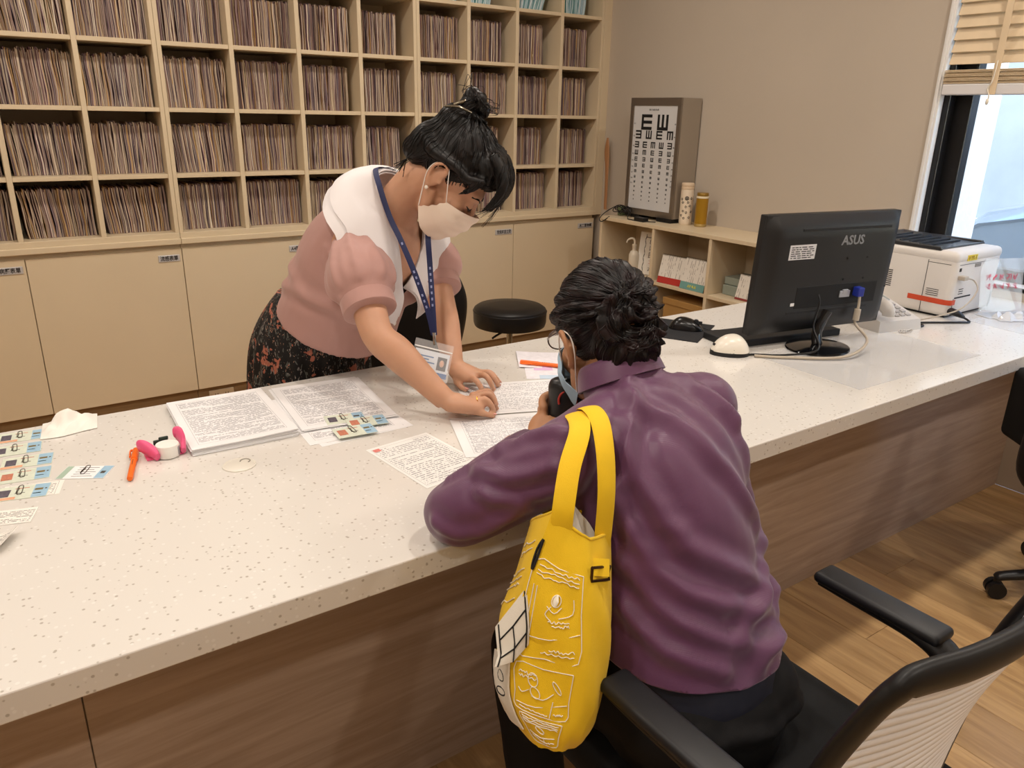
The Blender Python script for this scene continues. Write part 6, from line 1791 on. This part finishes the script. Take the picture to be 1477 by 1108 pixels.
# navy undershirt and black trousers
u = MB().tube([V((.068, -3.085, .540)), V((.068, -3.085, .565)), V((.068, -3.065, .64))], [(.150, .130), (.146, .120), (.128, .100)], 36, up=V((0, .97, -.24)))
um = remesh(u, .006, 4); folds(um, [([(-.08, -3.22, .52), (.05, -3.285, .535), (.20, -3.235, .55)], .004, .008), ([(-.08, -3.22, .545), (.05, -3.28, .56), (.22, -3.22, .575)], .004, .008)], .001, 30)
mesh_obj('undershirt', um, mat('navy_jersey', '#101324', .7), CB, world=True)
tr_ = MB()
tr_.tube([V((.070, -3.07, .475)), V((.070, -3.085, .515)), V((.069, -3.085, .565))], [(.158, .150), (.162, .150), (.146, .116)], 36, up=V((0, 1, -.1)))
for q in (-1, 1):
    hp = V((.074+q*.080, -3.10, .545))
    KX = .10+q*.155
    limb(tr_, [hp, hp.lerp(V((KX, -2.83, .490)), .5), V((KX, -2.83, .490)), V((KX, -2.80, .44)), V((KX, -2.83, .28)), V((KX, -2.87, .09))], [.090, .080, .068, .064, .058, .052])
    tr_.ell(V((.070+q*.075, -3.120, .528)), (.096, .10, .072))
tr_.ell(V((.070, -3.125, .525)), (.150, .105, .075))
tm = remesh(tr_, .007, 6)
folds(tm, [([(.0+q*.02, -3.24+.02*q, .56), (.10, -3.27, .53+.01*q), (.21, -3.20, .52)], .003, .01) for q in (0, 1)]+[([(-.05, -3.1, .60), (-.06, -2.95, .61), (-.05, -2.8, .60)], .004, .012)], .0015, 25)
mesh_obj('trousers', tm, mat('black_trousers', '#0a090b', .75, spec=.3, bump=.08, bscale=500), CB, world=True)
for q in (-1, 1):
    obj('shoe', MB().tube([V((.10+q*.155, -2.93, .045)), V((.10+q*.155, -2.89, .042)), V((.10+q*.155, -2.79, .036)), V((.10+q*.155, -2.72, .026))], [(.030, .038), (.040, .041), (.042, .034), (.028, .022)], 16), M_blackm, CB, 60, world=True)
# hair gathered into a twisted roll
M_hair2 = hair_mat('dark_brown_hair', '#0d0809', '#2a1618')
h = MB(); E = lambda c, r: h.ell(hc(*c), r, RC, 28, 20)
E((0, -.010, .046), (.080, .098, .090)); E((-.006, -.070, .005), (.056, .046, .066)); E((-.006, -.084, .030), (.052, .036, .050)); E((-.004, -.060, -.052), (.046, .034, .042))
E((.010, -.094, .058), (.034, .024, .032)); E((-.024, -.098, .034), (.032, .022, .034)); E((.010, -.098, .010), (.032, .020, .034))
for q in (-1, 1): h.tube([hc(q*.062, .060, .060), hc(q*.070, .035, .048), hc(q*.074, .005, .048), hc(q*.068, -.040, .026)], [.010, .010, .009, .014], 10)
hm = remesh(h, .0042, 4, .5)
rg = random.Random(4); hl = []
for k in range(60):
    q = rg.uniform(-1, 1); z0 = rg.uniform(.03, .12)
    hl.append(([hc(.082*q, .05, z0), hc(.080*q, -.02, z0+.02*(1-abs(q))), hc(.045*q, -.085, z0*.6+.02), hc(.01*q, -.125, .03)], rg.uniform(.0012, .0026), rg.uniform(.003, .005)))
for k in range(26):
    a0 = rg.uniform(0, 6.28); r0 = rg.uniform(.012, .05)
    hl.append(([hc(-.006+r0*math.cos(a0+t), -.112+r0*.5, .030+r0*1.05*math.sin(a0+t)) for t in (0, .6, 1.2, 1.8)], rg.uniform(.002, .004), rg.uniform(.004, .006)))
for k in range(24):
    q = rg.uniform(-1, 1); hl.append(([hc(.05*q, -.05, -.07), hc(.055*q, -.095, -.03), hc(.03*q, -.115, .01)], .002, .0045))
folds(hm, hl, .0010, 55)
kn2 = hc(-.006, -.118, .035)
def dirc(p):
    q = RC.inverted() @ (p-HC_); d = kn2-p
    if d.length < .055: return d*.6+RC @ V((-(q.z-.035), 0, (q.x+.006)))*2.2
    return d+RC @ V((0, 0, .03))
obj('hair_strands', strands(hm, 1500, dirc, 9), M_hair2, CB, 60, world=True)['kind'] = 'stuff'
mesh_obj('hair', hm, M_hair2, CB, world=True)
mb = MB(); rg = random.Random(18)
for k in range(40):
    q = rg.uniform(-1, 1)
    if k < 40: P = [hc(.05*q, -.055, -.06), hc(.058*q, -.066, -.085), hc(.06*q+.01*rg.uniform(-1, 1), -.07+.02*rg.uniform(-1, 1), -.11-.02*rg.random())]
    else:
        a = rg.uniform(0, 6.28); P = [hc(.082*math.cos(a), -.02, .05+.088*math.sin(a)), hc(.090*math.cos(a+.1), -.03, .05+.096*math.sin(a+.1)), hc(.094*math.cos(a+.3), -.05, .05+.098*math.sin(a+.3))]
    mb.tube(P, .0005, 4, sub=4)
o = obj('loose_strands', mb, M_hair2, CB, 60, world=True); o['kind'] = 'stuff'
mask_mesh(HC_, RC, 1.0, mat('mask_blue', '#a9c6dc', .7), CB, mat('strap_white', '#eee8e2', .7))
# spectacles
gl = thing('spectacles', 'thin dark-framed spectacles on the seated woman\'s face', 'spectacles', hc(0, .10, 0))
mb = MB()
for q in (-1, 1): mb.tube([hc(q*.034+.025*math.cos(a), .116-.006*abs(math.cos(a)), .010+.018*math.sin(a)) for a in [2*PI*i/24 for i in range(25)]], .0014, 6, smooth=False)
mb.tube([hc(-.010, .118, .014), hc(0, .120, .017), hc(.010, .118, .014)], .0013, 6)
obj('rims', mb, mat('spectacle_metal', '#4a3a34', .3, metal=.7), gl, 60, world=True)
for q in (-1, 1):
    obj('temple_arm', MB().tube([hc(q*.060, .108, .014), hc(q*.078, .06, .022), hc(q*.082, .005, .030), hc(q*.080, -.018, .018)], .0013, 6), MATS['spectacle_metal'], gl, 60, world=True)
    obj('lens', MB().lathe([(.0005, 0), (.0235, 0), (.0235, .001), (.0005, .001)], 24, Matrix.Translation(hc(q*.034, .114, .010)) @ RC.to_4x4() @ Matrix.Rotation(PI/2, 4, 'X') @ Matrix.Diagonal((1, .74, 1, 1))), mat('lens_glass', (.9, .93, .95, 1), .05, alpha=.15), gl, 60, world=True)

# handheld device
dv = thing('handheld_device', 'black rounded handheld device with red ring in the seated woman\'s hand', 'handheld device', (.074, -2.742, .86))
DA = axes(V((-.55, -.80, .15)), V((.15, .05, 1)))
P = lambda x, y, z: DV+DA @ V((x, y, z))
n_ = 26; g = []
dsh = MB().tube([P(0, 0, -.055), P(0, 0, -.045), P(0, 0, 0), P(0, .003, .030), P(0, .004, .042), P(0, .004, .046)], [(.024, .017), (.032, .022), (.038, .028), (.041, .030), (.032, .024), (.013, .010)], 28, up=DA @ V((0, 1, 0)))
obj('shell', dsh, mat('device_black', '#1b1b1c', .35), dv, 60, world=True)
obj('red_ring', MB().tube([P(.006+.016*math.cos(a), .0295-.3*abs(.016*math.cos(a))**1.2, .008+.018*math.sin(a)) for a in [PI*(-.15+1.25*i/16) for i in range(17)]], .0022, 8), mat('device_red', '#a8352c', .4), dv, 60, world=True)

# ================================================================ yellow tote bag on her shoulder
TB = thing('tote_bag', 'bright yellow canvas tote bag with white line drawings on the seated woman\'s shoulder', 'bag', (-.20, -3.07, .55))
M_yel = mat('yellow_canvas', '#edc312', .72, sheen=.1, var=.04, vscale=30, bump=.25, bscale=900)
LV = [[(-.0733, -3.0228, .8276), (-.1417, -3.0555, .8511), (-.1813, -3.0238, .8908), (-.1532, -2.9373, .8250), (-.0805, -2.9678, .8363)],
      [(-.0899, -3.0484, .7714), (-.1602, -3.0813, .8061), (-.2127, -3.0287, .8284), (-.1805, -2.9360, .7353), (-.0967, -2.9770, .7251)],
      [(-.1096, -3.0753, .7068), (-.1765, -3.1031, .7441), (-.2429, -3.0338, .7522), (-.2104, -2.9450, .6658), (-.1142, -2.9953, .6541)],
      [(-.1414, -3.1013, .6248), (-.1999, -3.1237, .6580), (-.2630, -3.0512, .6641), (-.2293, -2.9672, .6134), (-.1494, -3.0200, .5697)],
      [(-.1656, -3.1093, .5819), (-.2176, -3.1255, .6101), (-.2602, -3.0655, .6204), (-.2372, -2.9982, .5888), (-.1727, -3.0376, .5417)],
      [(-.1888, -3.1084, .5613), (-.2286, -3.1171, .5818), (-.2441, -3.0891, .5767), (-.2416, -3.0406, .5732), (-.1986, -3.0714, .5412)]]
LV = [[V(p) for p in r] for r in LV]
def bag_pt(side, u, t):
    """side k runs from corner k to k+1 (u 0..1), t 0..5 from top to bottom"""
    i = min(int(t), 4); f = t-i
    row = [cr(LV[max(i-1, 0)][k], LV[i][k], LV[i+1][k], LV[min(i+2, 5)][k], f) for k in range(5)]
    a, b_ = row[side], row[(side+1) % 5]
    c_ = sum(row, V())/5
    p = a.lerp(b_, u); out = (p-c_); out.z = 0
    bulge = .010*math.sin(PI*u)*(.4+.6*math.sin(PI*min(1, t/5)))
    wr = .0018*math.sin(9*u+5*t)+.0022*math.sin(3.1*t+4*u)
    return p+out.normalized()*(bulge+wr*math.sin(PI*u))
g = []
for k in range(31):
    t = 5*k/30; r = []
    for sd in range(5):
        for j in range(8): r.append(bag_pt(sd, j/8, t))
    r.append(r[0].copy()); g.append(r)
mb = MB().sheet(g, .002)
bo = len(mb.v)
mb.add([g[-1][j] for j in range(40)], [tuple(range(40))])
bag = obj('bag_body', mb, M_yel, TB, 50, world=True)
obj('rim_hem', MB().tube([p+V((0, 0, .0)) for p in g[0]], .0026, 6, smooth=False), M_yel, bag, 60, world=True)
# white cloth inside
gi = []
ctr = sum(LV[0], V())/5
for i in range(9):
    r = []
    for j in range(21):
        a = 2*PI*j/20; rr = (i/8)
        p = ctr+(g[0][int(j*2)]-ctr)*(.86*rr)
        p = p+V((0, 0, -.030*rr*rr+.030*(1-rr)+.010*math.sin(5*a+3*rr)*(1-rr*.4)-.012))
        r.append(p)
    gi.append(r)
obj('cloth_inside', MB().sheet(gi, .001), mat('white_cloth', '#dcd8d0', .85), TB, 60, world=True)
# straps: one behind, one in front, meeting on the shoulder
def strap(pts, nrm, w=.030): obj('strap', MB().tube(pts, [(w/2, .0022)]*len(pts), 12, up=nrm), M_yel, TB, 50, world=True)
SH = V((-.086, -2.952, .982))
strap([V((-.176, -3.036, .865)), V((-.172, -3.034, .900)), V((-.148, -3.014, .945)), V((-.112, -2.988, .977)), SH, V((-.068, -2.912, .968)), V((-.078, -2.895, .910)), V((-.118, -2.920, .820))], [(-.6, -.75, .2), (-.6, -.75, .25), (-.6, -.7, .4), (-.5, -.5, .7), (-.2, .1, 1), (.1, .8, .6), (.3, .9, .1), (.3, .9, 0)])
strap([V((-.104, -3.040, .815)), V((-.102, -3.040, .850)), V((-.096, -3.034, .905)), V((-.084, -3.012, .956)), V((-.066, -2.974, .987)), V((-.050, -2.926, .982)), V((-.046, -2.895, .93)), V((-.075, -2.92, .825))], [(-.1, -1, .1), (-.1, -1, .15), (-.1, -.95, .3), (-.1, -.8, .6), (0, -.1, 1), (.1, .6, .8), (.2, .9, .2), (.2, .9, 0)])
# tab and ring on the seam
tab = obj('tab', MB().tube([bag_pt(0, .72, .50)+V((-.003, -.006, .0)), bag_pt(0, .72, .85)+V((-.004, -.007, 0))], [(.017, .003)]*2, 10, up=(-.3, -1, .2)), M_yel, TB, 50, world=True)
q0, q1 = bag_pt(0, .98, .62)+V((-.006, -.012, 0)), bag_pt(0, .42, .66)+V((-.004, -.012, 0))
dn = V((0, 0, -.021))
obj('buckle', MB().tube([q0, q1, q1+dn, q0+dn, q0], .0022, 8, smooth=False), mat('buckle_bronze', '#4a3420', .3, metal=.8), TB, 60, world=True)
# white line drawing on the big panel (side 1): frames, rows of lettering and a leaf
M_wp = mat('white_print', '#efe9d8', .7)
def pp(u, t): 
    p = bag_pt(1, u, t); a = bag_pt(1, min(1, u+.05), t)-bag_pt(1, max(0, u-.05), t); b_ = bag_pt(1, u, min(5, t+.1))-bag_pt(1, u, max(0, t-.1))
    n = a.cross(b_).normalized(); c_ = sum(LV[int(min(4, t))], V())/5
    return p+(n if n.dot(p-c_) > 0 else -n)*.0022
lines_ = []
def rect(u0, u1, t0, t1): lines_.append([(u0, t0), ((u0+u1)/2, t0), (u1, t0), (u1, (t0+t1)/2), (u1, t1), ((u0+u1)/2, t1), (u0, t1), (u0, (t0+t1)/2), (u0, t0)])
rect(.13, .95, .95, 2.45); rect(.18, .92, 2.6, 3.55); rect(.22, .86, 3.7, 4.62)
lines_ += [[(.13, 2.05), (.5, 2.15), (.9, 2.2)], [(.40, 3.1), (.42, 3.5)], [(.2, 3.15), (.6, 3.3), (.9, 3.35)], [(.3, 4.25), (.55, 4.3), (.8, 4.28)], [(.5, 4.3), (.52, 4.6)], [(.26, 1.45), (.26, 1.72), (.44, 1.80)], [(.8, 1.35), (.78, 2.2)], [(.86, 1.35), (.85, 2.3)]]
rg = random.Random(15)
def scribble(u0, u1, t): 
    n = 15; lines_.append([(u0+(u1-u0)*i/n, t+rg.uniform(-.022, .022)) for i in range(n+1)])
for t in (1.02, 1.10, 1.18): scribble(.20, .88, t)
for t in (3.76, 3.84, 3.92): scribble(.27, .82, t)
for (a_, b_, t) in ((.62, .86, 2.70), (.62, .86, 2.76), (.2, .5, 2.30), (.2, .6, 2.36), (.30, .60, 4.45), (.6, .8, 4.42), (.24, .38, 3.40), (.45, .85, 3.45), (.30, .55, 1.86), (.3, .5, 1.92)): scribble(a_, b_, t)
lines_ += [[(.55, 1.62), (.60, 1.75), (.52, 1.85)], [(.42, 1.62), (.50, 1.72), (.60, 1.62)], [(.70, 2.95), (.80, 3.05), (.86, 2.98)], [(.40, 2.95), (.52, 3.08), (.66, 3.05)]]
for (u, t, a) in ((.50, 1.52, .0), (.36, 2.85, 1.0), (.62, 2.98, .4), (.55, 4.05, .7), (.66, 2.78, .2)):
    lines_.append([(u+.06*math.cos(k*2*PI/12+a), t+.10*math.sin(k*2*PI/12)) for k in range(13)])
mb = MB()
for l in lines_: mb.tube([pp(u, t) for u, t in l], .00068, 5, sub=3)
mb.tube([pp(.50, 1.42), pp(.52, 1.52), pp(.51, 1.62)], [(.002, .001), (.006, .001), (.002, .001)], 8)
o = obj('line_drawing', mb, M_wp, bag, 60, world=True); o['kind'] = 'stuff'
# print on the turned-away face (side 2), black strokes and the white pocket flap
def p3(u, t):
    p = bag_pt(2, u, t); c_ = sum(LV[int(min(4, t))], V())/5; n = (p-c_); n.z = 0
    return p+n.normalized()*.0024
mb = MB()
for t in (.55, .70, 1.05, 1.18, 1.32, 1.6): mb.tube([p3(.25+.5*i/8, t+rg.uniform(-.03, .03)) for i in range(9)], .0009, 5, sub=2)
o = obj('line_drawing', mb, M_wp, bag, 60, world=True); o['kind'] = 'stuff'
obj('black_mark', MB().tube([pp(.985, .62), pp(.97, .95), pp(.985, 1.15), p3(.02, 1.0), p3(.03, .75), pp(.985, .62)], .0022, 6), M_ink, bag, 60, world=True)
fl = [[V((-.226, -3.030, .792)), V((-.233, -3.046, .752)), V((-.240, -3.056, .722))], [V((-.246, -3.022, .762)), V((-.252, -3.040, .724)), V((-.262, -3.052, .700))], [V((-.264, -3.012, .731)), V((-.270, -3.028, .702)), V((-.284, -3.040, .692))]]
gg = []
for i in range(13):
    r = []
    for j in range(9):
        a, b_ = i/12*2, j/8*2; ia, ib = min(int(a), 1), min(int(b_), 1); fa, fb = a-ia, b_-ib
        r.append((fl[ia][ib]*(1-fa)*(1-fb)+fl[ia+1][ib]*fa*(1-fb)+fl[ia][ib+1]*(1-fa)*fb+fl[ia+1][ib+1]*fa*fb)+V((-.004, -.006, 0))*math.sin(PI*j/8))
    gg.append(r)
flap = obj('pocket_flap', MB().sheet(gg, .003), mat('pocket_canvas', '#e2dccf', .8, bump=.2, bscale=700), TB, 60, world=True)
mb = MB(); nf = V((-.55, -.8, .2)).normalized()*.0026
for j in (2, 5): mb.tube([gg[i][j]+nf for i in range(1, 12)], .0011, 5, sub=2)
for i in (1, 11): mb.tube([gg[i][j]+nf for j in range(0, 9)], .0011, 5, sub=2)
mb.tube([gg[6][j]+nf for j in range(2, 9)], .0009, 5, sub=2)
o = obj('black_print', mb, M_ink, flap, 60, world=True); o['kind'] = 'stuff'
def p3b(u, t): 
    p = bag_pt(2, u, t); c_ = sum(LV[int(min(4, t))], V())/5; n = (p-c_); n.z = 0
    return p+n.normalized()*.004
pkt = obj('pocket', MB().sheet([[p3b(.02+.70*i/8, 2.5+1.9*j/10) for j in range(11)] for i in range(9)], .002), MATS['pocket_canvas'], TB, 60, world=True)
mb = MB()
for t in (2.9, 3.3): mb.tube([p3b(.30+.12*math.cos(k*2*PI/10), t+.12*math.sin(k*2*PI/10))+nf*.6 for k in range(11)], .0012, 5, sub=2)
o = obj('black_print', mb, M_ink, pkt, 60, world=True); o['kind'] = 'stuff'
